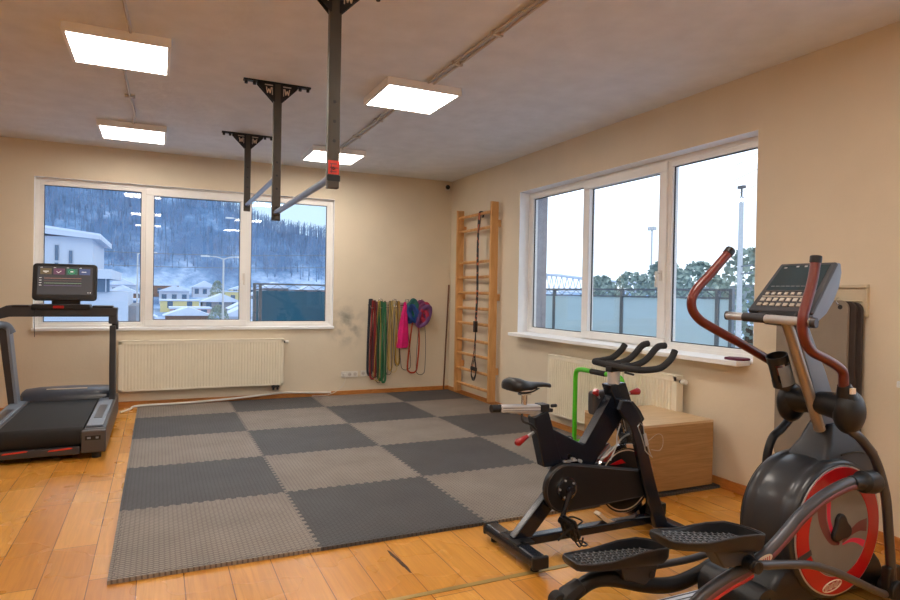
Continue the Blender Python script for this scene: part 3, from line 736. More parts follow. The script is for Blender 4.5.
for k, (mm, dy, xx, lb) in enumerate(((M['gymgrey'], 0, -.10, 'grey rounded exercise mat hanging in front of two darker ones on the right wall'),
                                      (M['gymdark'], -.03, -.075, 'dark brown exercise mat hanging directly behind the grey one'),
                                      (M['gymdark'], -.05, -.05, 'dark brown exercise mat hanging closest to the right wall'))):
    mb = MB().prism(rrect(-5.735+dy, -5.27+dy, .36-.01*k, 1.385-.005*k, .05), 'x', xx, xx+.022)
    o = tag(mb.build('exercise_mat', mm, bevel=.004), lb, 'mat', 'exercise mats hung on the wall')
    if k == 0: MB().cyl((xx-.001, -5.69, 1.345), (xx+.002, -5.69, 1.345), .014, 16).build('eyelet', M['black'], o)

# ------------------------------------------------------------------ treadmill
def treadmill():
    r = thing('treadmill', (-4.57, -1.4, 0), 'black and silver treadmill with upright screen in front of the back window', 'treadmill')
    x0, x1 = -5.03, -4.13; yf, yb = -2.3, -.5
    mb = MB(); mb.box(x0+.03, x1-.03, yf+.06, yb, .05, .2); mb.build('deck', M['blackgloss'], r, bevel=.01)
    # belt: rounded slab
    prof = []
    for k in range(9):
        a = -PI/2-PI*k/8; prof.append((yf+.045+.07*math.cos(a)*.6, .178+.075*math.sin(a)*-1 if False else .178-.075*math.sin(a+PI)))
    prof = [(yf+.05-.042*math.sin(PI*k/8), .178-.078*math.cos(PI*k/8)) for k in range(9)]+[(yb-.3, .256), (yb-.3, .1)]
    MB().prism([(p[0], p[1]) for p in prof], 'x', -4.87, -4.29).build('belt', M['rubber'], r)
    for a, b in ((-4.285, x1), (x0, -4.875)):
        pl_ = [(yf, .05), (yf, .225), (yf+.02, .245), (yb-.2, .262), (yb, .25), (yb, .05)]
        MB().prism(pl_, 'x', a, b).build('side_rail', M['gun'], r, bevel=.008)
        MB().box(a+.012, b-.025, yf+.05, yb-.32, .246, .262).build('foot_pad', M['bluegrey'], r, bevel=.005)
        MB().box(a+.04, b-.05, yf+.35, yb-.8, .262, .266).build('pad_inset', M['gun'], r, bevel=.002)
    MB().box(-4.305, x1+.002, yf-.02, yf+.04, .05, .232).build('end_cap', M['gun'], r, bevel=.012)
    MB().box(x0-.002, -4.87, yf-.02, yf+.04, .05, .232).build('end_cap', M['gun'], r, bevel=.012)
    MB().box(-4.275, -4.165, yf-.023, yf-.018, .155, .19).box(-4.26, -4.235, yf-.025, yf-.022, .165, .18, 1).box(-4.2, -4.18, yf-.025, yf-.022, .165, .18, 1).build('switch_panel', [M['black'], M['bluegrey']], r)
    MB().box(-4.875, -4.31, yf-.012, yf+.03, .045, .105).build('rear_bar', M['dkgrey'], r, bevel=.008)
    rs = MB()
    for xa in (-4.53, -4.83): rs.prism([(xa+.0, .082), (xa+.16, .092), (xa+.17, .1), (xa+.15, .104), (xa+.01, .094)], 'y', yf-.016, yf-.01)
    for q in split(rs, 'red_marker', M['redbright'], r): q['label'] = 'red stripe on the rear bar'
    for x in (x0+.07, x1-.07):
        for y in (yf+.05, yb-.1): MB().cyl((x, y, 0), (x, y, .052), .035, 16).build('foot', M['rubber'], r)
    # motor hood
    rings = []
    for x, s_ in ((x0+.06, .6), (x0+.09, .82), (x0+.2, .95), (-4.58, 1), (x1-.2, .98), (x1-.09, .92), (x1-.06, .75)):
        rings.append([V((x, -.66-.2*s_*math.cos(a), .255+.118*s_*math.sin(a))) for a in [PI*k/10 for k in range(11)]]+[V((x, -.42, .2)), V((x, -.86, .2))])
    MB().loft(rings).build('motor_hood', M['hood'], r)
    MB().box(-4.75, -4.4, -.77, -.75, .353, .36).build('hood_badge', M['cream'], r)
    # uprights
    def upright(x, nm):
        MB().prism([(-.98, .25), (-.75, .25), (-.86, .8), (-.92, 1.0), (-1.0, 1.0), (-1.0, .8)], 'x', x-.027, x+.027).build('upright', M['dkgrey'], r, bevel=.008)
    upright(-4.165, 0)
    MB().prism([(-5.035, .25), (-4.965, .25), (-5.045, .98), (-5.12, .98)], 'y', -.95, -.83).build('upright', M['dkgrey'], r, bevel=.008)
    MB().prism([(-4.98, .25), (-4.955, .25), (-5.03, .99), (-5.055, .99)], 'y', -.97, -.81).build('upright_trim', M['bluegrey'], r, bevel=.004)
    # handles
    MB().tube(cr([(-5.01, -.93, .93), (-5.05, -.95, 1.0), (-5.1, -1.05, 1.015), (-5.11, -1.3, 1.0), (-5.12, -1.5, .97)], 5), .035, 12, sx=.8).build('handle', M['bluegrey'], r)
    MB().box(-4.20, -4.125, -1.03, -.88, 1.02, 1.18).build('bracket', M['dkgrey'], r, bevel=.01)
    MB().tube([(-4.145, -.95, .96), (-4.145, -.95, 1.05)], .03, 12).build('joint', M['black'], r)
    MB().prism([(-5.13, 1.06), (-5.02, 1.09), (-4.13, 1.09), (-4.12, 1.18), (-4.98, 1.2), (-5.04, 1.195), (-5.15, 1.14)], 'y', -1.04, -.86).build('crossbar', M['dkgrey'], r, bevel=.012)
    for a, b in ((-5.0, -4.86), (-4.34, -4.16)): MB().box(a, b, -1.045, -.87, 1.178, 1.2).build('cup_holder', M['black'], r, bevel=.008)
    MB().prism([(-4.85, 1.16), (-4.35, 1.16), (-4.36, 1.21), (-4.84, 1.21)], 'y', -1.06, -.86).build('control_pod', M['black'], r, bevel=.008)
    MB().prism(rrect(-4.665, -4.575, 1.172, 1.198, .008), 'y', -1.068, -1.058).build('safety_key', M['red'], r)
    MB().tube(cr([(-4.81, -1.05, 1.19), (-4.815, -1.07, 1.1), (-4.81, -1.07, .9)], 5), .003, 6).build('key_cord', M['black'], r)
    tm = Matrix.Translation((0, -1.0, 1.24)) @ Matrix.Rotation(math.radians(-10), 4, 'X') @ Matrix.Translation((0, 1.0, -1.24))
    def tl(mb):
        mb.v = [tm @ v for v in mb.v]; return mb
    MB().box(-4.69, -4.45, -.97, -.92, 1.18, 1.3).build('screen_mount', M['black'], r, bevel=.01)
    tl(MB().prism(rrect(-4.845, -4.305, 1.245, 1.605, .035), 'y', -1.02, -.975)).build('monitor', M['black'], r, bevel=.008)
    sc = tl(MB().prism(rrect(-4.805, -4.345, 1.30, 1.575, .01), 'y', -1.0225, -1.019)).build('screen', M['screen'], r)
    tiles = [((96, 84, 62), -4.783), ((96, 62, 84), -4.675), ((48, 92, 78), -4.567), ((66, 80, 118), -4.459)]
    for c_, xa in tiles:
        m_ = mat('tile_%d' % int(-xa*1000), c_, .4, emit=c_, estr=.55)
        tl(MB().box(xa, xa+.092, -1.0245, -1.0222, 1.497, 1.556)).build('icon_tile', m_, sc, flat=True)
    wm = mat('screen_white', (220, 220, 216), .4, emit=(220, 220, 216), estr=.6)
    gm = mat('screen_glow_green', (70, 190, 130), .4, emit=(70, 190, 130), estr=.5)
    mb = MB()
    mb.box(-4.76, -4.715, -1.0255, -1.0243, 1.522, 1.53); mb.box(-4.748, -4.728, -1.0255, -1.0243, 1.512, 1.516)
    mb.beam((-4.65, -1.025, 1.528), (-4.635, -1.025, 1.513), .001, .004); mb.beam((-4.635, -1.025, 1.513), (-4.61, -1.025, 1.532), .001, .004)
    mb.box(-4.535, -4.51, -1.0255, -1.0243, 1.52, 1.532); mb.box(-4.44, -4.40, -1.0255, -1.0243, 1.522, 1.528)
    for xa in (-4.783, -4.675, -4.567, -4.459): mb.box(xa, xa+.02, -1.0255, -1.0243, 1.562, 1.565)
    for k in range(4): mb.box(-4.79, -4.77, -1.0255, -1.0243, 1.46-k*.024, 1.464-k*.024)
    mb.box(-4.385, -4.378, -1.0255, -1.0243, 1.317, 1.322); mb.box(-4.365, -4.358, -1.0255, -1.0243, 1.317, 1.324)
    tl(mb).build('display_marks', wm, sc, flat=True)
    tl(MB().tube([(-4.523+.026*math.cos(2*PI*k/20), -1.025, 1.526+.022*math.sin(2*PI*k/20)) for k in range(20)], .0016, 5, closed=True)).build('display_ring', gm, sc)
    for k, c_ in enumerate(((206, 150, 130), (120, 92, 84), (150, 190, 150), (120, 104, 150))):
        m_ = mat('bar_%d' % k, c_, .4, emit=c_, estr=.4)
        tl(MB().box(-4.75, -4.44, -1.0255, -1.0243, 1.458-k*.024, 1.4605-k*.024)).build('chart_line', m_, sc, flat=True)
treadmill()

# ------------------------------------------------------------------ spinning bike
def hull(c0, r0, c1, r1, n=14):
    """outline of the convex hull of two circles (x,z), c0 left of c1"""
    d = V((c1[0]-c0[0], c1[1]-c0[1])); L_ = d.length; th = math.atan2(d.y, d.x); b = math.acos((r0-r1)/L_)
    out = []
    for k in range(n+1):
        a = th+b+(2*PI-2*b)*k/n; out.append((c0[0]+r0*math.cos(a), c0[1]+r0*math.sin(a)))
    for k in range(n+1):
        a = th-b+2*b*k/n; out.append((c1[0]+r1*math.cos(a), c1[1]+r1*math.sin(a)))
    return out

def circ(c, r_, n=40, a0=0): return [(c[0]+r_*math.cos(a0+2*PI*k/n), c[1]+r_*math.sin(a0+2*PI*k/n)) for k in range(n)]
def ring_prism(mb, c, ro, ri, y0, y1, n=48, mi=0, a0=0, a1=2*PI):
    full = abs(a1-a0-2*PI) < 1e-6; K = n if full else n+1; vs = []
    for k in range(K):
        a = a0+(a1-a0)*k/n
        for rr, y in ((ro, y0), (ro, y1), (ri, y1), (ri, y0)): vs.append((c[0]+rr*math.cos(a), y, c[1]+rr*math.sin(a)))
    fs = []
    for k in range(n):
        j = (k+1) % K
        for e in range(4): fs.append((k*4+e, j*4+e, j*4+(e+1) % 4, k*4+(e+1) % 4))
    if not full: fs += [(0, 1, 2, 3), tuple((K-1)*4+e for e in (3, 2, 1, 0))]
    return mb.add(vs, fs, mi)

def bike():
    Y = -5.23
    r = thing('spinning_bike', (-1.55, Y, 0), 'black indoor spinning bike with red knobs standing before the wooden box', 'exercise bike')
    B = M['blackgloss']
    def stab(x, w, nm):
        pr = [(x-w/2, .035), (x-w/2, .075), (x-w/2+.012, .092), (x+w/2-.012, .092), (x+w/2, .075), (x+w/2, .035)]
        s = MB().prism(pr, 'y', Y-.24, Y+.25).build(nm, B, r, bevel=.006)
        e = MB()
        for a, b in ((Y-.262, Y-.236), (Y+.246, Y+.272)): e.box(x-w/2-.003, x+w/2+.003, a, b, .03, .093)
        split(e, 'end_cap', M['black'], s, bevel=.008)
        f = MB()
        for y in (Y-.2, Y+.21): f.cyl((x, y, 0), (x, y, .036), .022, 14)
        split(f, 'foot', M['rubber'], s)
        b_ = MB()
        for y in (Y-.075, Y+.075): b_.cyl((x, y, .09), (x, y, .098), .012, 8)
        split(b_, 'bolt', M['silver'], s)
    stab(-2.03, .085, 'rear_stabilizer'); stab(-1.06, .085, 'front_stabilizer')
    MB().beam((-1.99, Y, .075), (-1.06, Y, .075), .062, .05).build('bottom_rail', B, r, bevel=.01)
    MB().beam((-2.02, Y, .07), (-1.73, Y, .37), .05, .09).build('rear_strut', B, r, bevel=.008)
    MB().box(-2.07, -1.96, Y-.09, Y+.09, .09, .098).build('mount_plate', M['black'], r, bevel=.002)
    # frame
    MB().prism([(-1.945, .735), (-1.862, .765), (-1.85, .76), (-1.755, .475), (-1.775, .462), (-1.875, .462)], 'y', Y-.035, Y+.035).build('seat_tube', B, r, bevel=.006)
    MB().prism([(-1.842, .665), (-1.835, .672), (-1.625, .566), (-1.605, .568), (-1.43, .822), (-1.37, .80), (-1.335, .70), (-1.545, .445), (-1.60, .43), (-1.765, .50)], 'y', Y-.03, Y+.03).build('main_frame', B, r, bevel=.008)
    MB().prism([(-1.448, .885), (-1.335, .895), (-1.285, .775), (-1.33, .74), (-1.40, .77), (-1.43, .84)], 'y', Y-.04, Y+.04).build('head_tube', B, r, bevel=.006)
    bp = MB()
    bp.box(-1.80, -1.62, Y-.02, Y+.02, .40, .50); bp.cyl((-1.76, Y-.05, .355), (-1.76, Y+.05, .355), .05, 20); bp.build('bottom_bracket', B, r, bevel=.004)
    hw = MB(); hw.box(-1.72, -1.70, Y-.03, Y+.0, .46, .52); hw.box(-1.745, -1.66, Y-.034, Y-.02, .475, .485); hw.cyl((-1.69, Y-.05, .49), (-1.69, Y-.01, .49), .011, 10); hw.cyl((-1.645, Y-.05, .477), (-1.645, Y-.01, .477), .009, 10)
    hw.build('tensioner', M['silver'], r)
    # fork blades: near and far, curved shoulders
    pf = [(-1.40, .745), (-1.38, .80), (-1.325, .795), (-1.275, .745), (-1.24, .69), (-1.215, .60), (-1.18, .47), (-1.105, .25), (-1.02, .05), (-1.12, .05), (-1.215, .32), (-1.28, .54), (-1.325, .655)]
    for y0, y1, dx in ((Y-.122, Y-.09, -.045), (Y+.045, Y+.075, 0)):
        MB().prism([(a+dx, b+(.012 if dx else 0)) for a, b in pf], 'y', y0, y1).build('fork_blade', B, r, bevel=.007)
    MB().prism([(-1.40, .75), (-1.38, .80), (-1.325, .795), (-1.275, .745), (-1.24, .69), (-1.26, .67), (-1.33, .73)], 'y', Y-.095, Y+.047).build('fork_crown', B, r, bevel=.004)
    # pale outlined logo on the near fork blade
    lg = MB(); Yn = Y-.1235
    a = [(-1.262, .655), (-1.245, .672), (-1.222, .655), (-1.212, .60), (-1.185, .535), (-1.17, .50), (-1.15, .47), (-1.19, .50), (-1.205, .515), (-1.215, .55), (-1.235, .60)]
    lg.tube([(p[0]-.055, Yn, p[1]+.005) for p in a], .0028, 6, closed=True)
    lg.beam((-1.267, Yn, .615), (-1.245, Yn, .545), .003, .022)
    lg.build('logo', M['silver'], r)['label'] = 'silver outlined emblem on the front fork'
    wr = MB(); wr.tube(cr([(-1.24, Yn, .57), (-1.195, Yn-.02, .61), (-1.145, Yn-.01, .595), (-1.13, Yn, .54), (-1.155, Yn, .51), (-1.215, Yn, .52)], 5), .0015, 5); wr.build('loose_wire', M['conduit'], r)
    # flywheel
    fc = (-1.30, .325); fw = MB()
    ring_prism(fw, fc, .212, .185, Y-.014, Y+.014); fw.build('flywheel_rim', M['chrome'], r, bevel=.002)
    f2 = MB(); f2.prism(circ(fc, .186, 48), 'y', Y-.008, Y+.008); f2.build('flywheel', M['black'], r)
    f3 = MB(); ring_prism(f3, fc, .176, .170, Y-.0105, Y-.0075); f3.build('flywheel_line', M['cream'], r)
    f4 = MB().prism([(fc[0]-.11, fc[1]+.10), (fc[0]-.03, fc[1]+.125), (fc[0]-.0, fc[1]+.10), (fc[0]-.07, fc[1]+.095)], 'y', Y-.0115, Y-.0075).build('flywheel_decal', M['red'], r)
    hb = MB().cyl((fc[0], Y-.045, fc[1]), (fc[0], Y+.045, fc[1]), .03, 20).build('flywheel_hub', M['gun'], r)
    # chrome flywheel shroud arcs and brake
    ar = MB(); ring_prism(ar, fc, .262, .24, Y-.025, Y+.025, 24, a0=math.radians(120), a1=math.radians(172)); ar.build('flywheel_guard', M['chrome'], r)
    ar = MB(); ring_prism(ar, fc, .262, .24, Y-.025, Y+.025, 16, a0=math.radians(222), a1=math.radians(262)); ar.build('flywheel_guard', M['cream'], r)
    MB().box(-1.31, -1.24, Y-.03, Y+.03, .545, .60).build('brake_pad', M['blackgloss'], r, bevel=.008)
    MB().tube([(-1.345, Y, .74), (-1.30, Y, .6)], .009, 8).build('brake_rod', M['chrome'], r)
    cb = MB(); cb.tube(cr([(-1.50, Y-.035, .47), (-1.45, Y-.045, .50), (-1.36, Y-.045, .58), (-1.30, Y-.04, .60)], 5), .005, 6); cb.tube(cr([(-1.44, Y-.045, .46), (-1.40, Y-.045, .54), (-1.39, Y-.04, .60), (-1.36, Y-.03, .66)], 5), .004, 6); cb.build('brake_cable', M['silver'], r)
    MB().box(-1.11, -1.0, Y-.03, Y+.03, .09, .16).build('adjuster', M['black'], r, bevel=.006)
    MB().box(-1.5, -1.36, Y+.035, Y+.1, .70, .84).build('tablet_bracket', M['dkgrey'], r, bevel=.02)
    # chain guard
    gd = MB().prism(hull((-1.765, .352), .132, (-1.245, .318), .08), 'y', Y-.087, Y-.045).build('chain_guard', M['black'], r, bevel=.012, seg=3)
    tr = MB(); o_ = hull((-1.765, .352), .122, (-1.245, .318), .07); tr.tube([(p[0], Y-.088, p[1]) for p in o_], .0016, 5, closed=True); tr.build('guard_seam', M['gun'], gd)
    sc_ = MB(); ring_prism(sc_, (-1.765, .352), .062, .05, Y-.096, Y-.086); sc_.build('crank_ring', M['chrome'], r)
    sc_ = MB(); sc_.prism(circ((-1.765, .352), .05, 32), 'y', Y-.094, Y-.086); sc_.build('crank_disc', M['black'], r)
    bl = MB()
    for k in range(5):
        a = .6+2*PI*k/5; bl.cyl((-1.765+.047*math.cos(a), Y-.1, .352+.047*math.sin(a)), (-1.765+.047*math.cos(a), Y-.093, .352+.047*math.sin(a)), .006, 8)
    split(bl, 'bolt', M['silver'], r)
    ax = (-1.765, .352)
    def crank(y, ex, ez, s_):
        cm = MB(); cm.tube([(ax[0], y, ax[1]), (ex, y+s_*.012, ez)], [.017, .012], 10); cm.cyl((ax[0], y-.012, ax[1]), (ax[0], y+.012, ax[1]), .022, 16); cm.cyl((ex, y-.006+s_*.012, ez), (ex, y+.01+s_*.012, ez), .016, 14)
        cm.build('crank_arm', M['blackgloss'], r, bevel=.001)
    def pedal(ex, y, ez, tilt, s_):
        T = Matrix.Translation((ex, y, ez)) @ Matrix.Rotation(tilt, 4, 'Y')
        mb = MB()
        for a, b in (((-.045, -.05), (.045, -.05)), ((.045, -.05), (.045, .05)), ((.045, .05), (-.045, .05)), ((-.045, .05), (-.045, -.05)), ((-.045, -.018), (.045, -.018)), ((-.045, .018), (.045, .018))):
            for dz in (-.011, .011): mb.beam(T @ V((a[0], a[1], dz)), T @ V((b[0], b[1], dz)), .012, .011, up=(0, .1, 1))
        mb.tube([T @ V((0, -.055, 0)), T @ V((0, .055, 0))], .009, 8); pd = mb.build('pedal', M['black'], r)
        c = MB()
        c.tube(cr([T @ V((.045, -.03, .01)), T @ V((.10, -.035, .02)), T @ V((.125, -.02, .06)), T @ V((.12, .02, .06)), T @ V((.10, .035, .02)), T @ V((.045, .03, .01))], 4), .0045, 6)
        c.tube(cr([T @ V((.09, 0, .06)), T @ V((.12, 0, .04)), T @ V((.12, 0, .02)), T @ V((.05, 0, 0))], 4), .0045, 6)
        c.tube(cr([T @ V((-.02, -.05, -.01)), T @ V((-.02, -.045, .05)), T @ V((0, 0, .08)), T @ V((-.02, .045, .05)), T @ V((-.02, .05, -.01))], 4), .005, 6, sx=.4)
        c.build('toe_cage', M['black'], pd)
        s = MB(); s.tube(cr([T @ V((-.02, -.05, 0)), T @ V((-.03, -.06, -.05)), T @ V((-.02, -.07, -.12))], 4), .008, 6, sx=.3); s.build('strap', M['rubber'], pd)
    crank(Y-.125, -1.83, .205, -1); pedal(-1.815, Y-.19, .185, math.radians(70), -1)
    crank(Y+.08, -1.70, .50, 1); pedal(-1.70, Y+.15, .50, math.radians(0), 1)
    # seat
    MB().tube([(-1.885, Y, .70), (-1.925, Y, .765)], .03, 16, sx=.8).build('seat_post', M['silver'], r)
    MB().prism([(-2.08, .762), (-1.85, .742), (-1.85, .765), (-2.07, .785)], 'y', Y-.02, Y+.02).build('slider_plate', M['alu'], r, bevel=.003)
    sl = MB().beam((-2.135, Y, .789), (-1.862, Y, .776), .058, .036).build('seat_slider', M['alu'], r, bevel=.006)
    gr = MB()
    for dz in (-.008, .006): gr.beam((-2.13, Y-.029, .789+dz), (-1.87, Y-.029, .776+dz), .002, .003)
    split(gr, 'slider_groove', M['dkgrey'], sl)
    MB().tube([(-2.185, Y, .79), (-2.13, Y, .789)], .021, 14).build('slider_cap', M['black'], r)
    MB().box(-1.90, -1.845, Y-.034, Y+.034, .76, .80).box(-1.85, -1.82, Y-.03, Y+.03, .755, .775).tube([(-1.835, Y-.03, .79), (-1.80, Y-.03, .79)], .01, 8).build('slider_clamp', M['black'], r, bevel=.004)
    MB().tube(cr([(-2.01, Y-.02, .757), (-2.01, Y-.03, .72), (-1.965, Y-.035, .70), (-1.93, Y-.035, .67)], 5), .007, 8).build('slider_lever', M['black'], r)
    MB().tube([(-1.985, Y, .80), (-1.985, Y, .865)], .016, 12).box(-2.015, -1.955, Y-.02, Y+.02, .853, .876).build('saddle_post', M['chrome'], r)
    rl = MB()
    for s_ in (-1, 1): rl.tube(cr([(-2.07, Y+s_*.05, .893), (-2.02, Y+s_*.03, .868), (-1.96, Y+s_*.022, .868), (-1.90, Y+s_*.01, .885)], 5), .0045, 6)
    split(rl, 'saddle_rail', M['black'], r)
    rings = []
    for x, w, zt, th in ((-2.092, .045, .928, .045), (-2.085, .075, .942, .06), (-2.062, .09, .948, .066), (-2.02, .086, .942, .055), (-1.98, .062, .928, .042), (-1.93, .042, .919, .026), (-1.87, .03, .915, .024), (-1.832, .022, .908, .024), (-1.822, .01, .898, .012)):
        ring = []
        for k in range(20):
            a = 2*PI*k/20; c_, s_ = math.cos(a), math.sin(a)
            zz = zt-th/2+(th/2)*(abs(s_)**.7)*(1 if s_ > 0 else -1)-(.012*abs(c_)**2 if w > .05 else 0)
            ring.append(V((x, Y+w*(abs(c_)**.8)*(1 if c_ > 0 else -1), zz)))
        rings.append(ring)
    MB().loft(rings).build('saddle', M['black'], r, ang=60)
    def knob(p, q, nm='knob'):
        p, q = V(p), V(q); d = (q-p).normalized()
        mb = MB(); mb.tube([p, p+(q-p)*.45], .008, 8, mi=1); mb.tube([p+(q-p)*.35, p+(q-p)*.5, q-d*.012, q], [.010, .014, .022, .012], 8); k = mb.build('knob', [M['knobred'], M['silver']], r, ang=50); k['label'] = 'red adjustment knob'
    knob((-1.93, Y-.01, .65), (-2.05, Y-.03, .605)); knob((-1.33, Y-.02, .825), (-1.225, Y-.03, .84)); knob((-1.46, Y+.04, .80), (-1.50, Y+.03, .85))
    MB().tube([(-1.39, Y, .88), (-1.393, Y, .958)], .04, 20, sx=.8).build('handlebar_post', M['alu'], r)
    MB().box(-1.43, -1.33, Y-.025, Y+.025, .955, .985).tube([(-1.33, Y-.02, .95), (-1.27, Y-.03, .935)], .007, 8).build('handlebar_clamp', M['black'], r, bevel=.004)
    F = M['foamgrip']
    # outer loop
    MB().tube(cr([(-1.155, Y+.185, 1.09), (-1.185, Y+.185, 1.055), (-1.25, Y+.185, 1.012), (-1.33, Y+.18, .999), (-1.395, Y+.165, .996), (-1.412, Y+.12, .995), (-1.41, Y+.02, .99), (-1.40, Y-.08, .987), (-1.375, Y-.165, .984), (-1.33, Y-.19, .984), (-1.24, Y-.195, .99), (-1.185, Y-.195, 1.015), (-1.145, Y-.195, 1.05), (-1.12, Y-.19, 1.085)], 6), .019, 12).build('handlebar', F, r)
    for dy, tx, tz in ((.062, -1.085, 1.105), (-.062, -1.07, 1.102)):
        MB().tube(cr([(-1.40, Y+dy, .992), (-1.31, Y+dy, .993), (-1.24, Y+dy, 1.01), (-1.19, Y+dy, 1.04), (-1.145, Y+dy, 1.082), (-1.115, Y+dy, 1.1), (tx, Y+dy, tz)], 6), .019, 12).build('aero_bar', F, r)
bike()

# ------------------------------------------------------------------ elliptical trainer
def elliptical():
    YC = -6.165
    r = thing('elliptical_trainer', (-1.3, YC, 0), 'large grey elliptical trainer with red ringed disc and red handles at the right', 'elliptical trainer')
    cc = (-1.01, .367)
    def sec(y, rad, sx=1, dz=0): return [V((cc[0]+rad*sx*math.cos(2*PI*k/48), y, cc[1]+dz+rad*math.sin(2*PI*k/48))) for k in range(48)]
    hw = .135
    rings = [sec(YC-hw, .290), sec(YC-hw+.004, .302), sec(YC-hw+.02, .306), sec(YC-.085, .306), sec(YC-.075, .300), sec(YC-.055, .304), sec(YC-.01, .306), sec(YC+.055, .304), sec(YC+.075, .299), sec(YC+.085, .305), sec(YC+hw-.02, .303), sec(YC+hw, .288)]
    MB().loft(rings).build('shroud', M['dkgrey'] if False else mat('shroud_plastic', (44, 46, 51), .33, var=.06, coat=.15), r, ang=60)
    shm = mat('neck_plastic', (54, 59, 67), .4, var=.06)
    # neck between shroud and mast
    def rect_ring(x0, x1, w, z, zz=0, n=6):
        out = []
        rad = min(.03, w*.45)
        for cx, cy, s0 in ((x1-rad, w-rad, 0), (x0+rad, w-rad, PI/2), (x0+rad, -w+rad, PI), (x1-rad, -w+rad, 1.5*PI)):
            for k in range(n+1):
                a = s0+k*PI/2/n; px = cx+rad*math.cos(a); out.append(V((px, YC+cy+rad*math.sin(a), z+zz*(px-x0))))
        return out
    MB().loft([rect_ring(-1.2, -.62, .115, .52), rect_ring(-1.13, -.64, .11, .60), rect_ring(-1.045, -.66, .10, .675), rect_ring(-1.0, -.70, .08, .73), rect_ring(-.968, -.775, .062, .80), rect_ring(-.96, -.79, .056, .815)]).build('neck_cover', shm, r, ang=60)
    cl = MB(); ring_prism(cl, (-.90, .30), .40, .392, YC-.117, YC-.112, 20, a0=math.radians(62), a1=math.radians(100)); cl.build('cover_seam', M['black'], r)
    # base cover and frame rails on the floor
    MB().loft([rect_ring(-1.44, -.62, .10, .055), rect_ring(-1.44, -.62, .12, .10), rect_ring(-1.40, -.66, .12, .17), rect_ring(-1.34, -.70, .11, .22)]).build('base_cover', M['black'], r, ang=60)
    lb = MB(); lb.loft([[V((-1.47+.075*math.cos(2*PI*k/24), y, .105+.085*math.sin(2*PI*k/24))) for k in range(24)] for y in (YC-.15, YC-.13, YC+.13, YC+.15)])
    lb.build('pivot_cover', M['black'], r, ang=50)
    hl = MB()
    for a, b in ((-1.50, .145), (-1.485, .12), (-1.46, .15), (-1.44, .13)): hl.cyl((a, YC-.1512, b), (a, YC-.149, b), .006, 8)
    split(hl, 'vent_hole', M['rubber'], r)
    for y, xe in ((YC+.10, -1.1), (YC-.17, -1.5)):
        rl = MB().box(-2.55, xe, y-.028, y+.028, .06, .09).build('track_rail', M['alu'], r, bevel=.006)
        g_ = MB()
        for d in (-.014, .014): g_.box(-2.54, xe-.02, y+d-.003, y+d+.003, .09, .0915)
        split(g_, 'rail_groove', M['dkgrey'], rl)
    MB().box(-2.6, -2.52, YC-.33, YC+.3, .02, .10).build('rear_stabilizer', M['black'], r, bevel=.015)
    MB().box(-.66, -.58, YC-.33, YC+.33, .02, .09).build('front_stabilizer', M['black'], r, bevel=.015)
    MB().box(-1.1, -.62, YC-.06, YC+.06, .03, .09).build('frame_spine', M['black'], r, bevel=.01)
    ft = MB()
    for x in (-2.56, -.62):
        for y in (YC-.28, YC+.27): ft.cyl((x, y, 0), (x, y, .022), .025, 14)
    split(ft, 'foot', M['rubber'], r)
    # discs on both sides
    for sd in (-1, 1):
        ys = YC+sd*hw
        def yy(a): return ys+sd*a
        d = MB(); d.prism(circ(cc, .288, 64), 'y', ys, yy(.004)); d.build('disc_rim', M['silver'] if sd < 0 else M['black'], r)
        d = MB(); ring_prism(d, cc, .281, .205, ys, yy(.008), 64); dr = d.build('disc_ring', M['red'], r, bevel=.002); dr['label'] = 'red ring of the drive disc'
        d = MB(); d.prism(circ(cc, .203, 56), 'y', ys, yy(.007)); d.build('disc_face', M['discgrey'], r)
        gp = MB(); ring_prism(gp, cc, .284, .2, yy(.007), yy(.0095), 4, a0=math.radians(196), a1=math.radians(203)); gp.build('ring_gap', M['gun'], dr)
        if sd == -1:
            dk = MB(); ring_prism(dk, cc, .279, .206, yy(.0075), yy(.0092), 16, a0=math.radians(296), a1=math.radians(352)); 
            def swirl(mb, seg, w0):
                P_ = cr([V((a, 0, b)) for a, b in seg], 6); n = len(P_); L_, R_ = [], []
                for i, p in enumerate(P_):
                    t = (P_[min(i+1, n-1)]-P_[max(i-1, 0)]).normalized(); nn = V((-t.z, 0, t.x)); w = w0[0]+(w0[1]-w0[0])*i/(n-1)
                    L_.append(p+nn*w); R_.append(p-nn*w)
                vs = [V((p.x, yy(.0078), p.z)) for p in L_]+[V((p.x, yy(.0078), p.z)) for p in R_]
                mb.add(vs, [(i, i+1, n+i+1, n+i) for i in range(n-1)])
            cx, cz = cc
            s1 = MB(); swirl(s1, [(cx-.13, cz+.145), (cx-.115, cz+.05), (cx-.06, cz-.035), (cx+.0, cz-.06)], (.032, .006)); swirl(s1, [(cx+.02, cz-.055), (cx+.08, cz-.02), (cx+.135, cz-.0), (cx+.19, cz+.0)], (.006, .03)); s1.build('swirl', M['maroon'], r, flat=True)
            s2 = MB(); swirl(s2, [(cx-.08, cz+.165), (cx-.075, cz+.06), (cx-.04, cz-.02), (cx+.0, cz-.062)], (.015, .004)); swirl(s2, [(cx+.02, cz-.065), (cx+.08, cz-.055), (cx+.13, cz-.065), (cx+.175, cz-.085)], (.004, .016)); s2.build('swirl', M['pink'], r, flat=True)
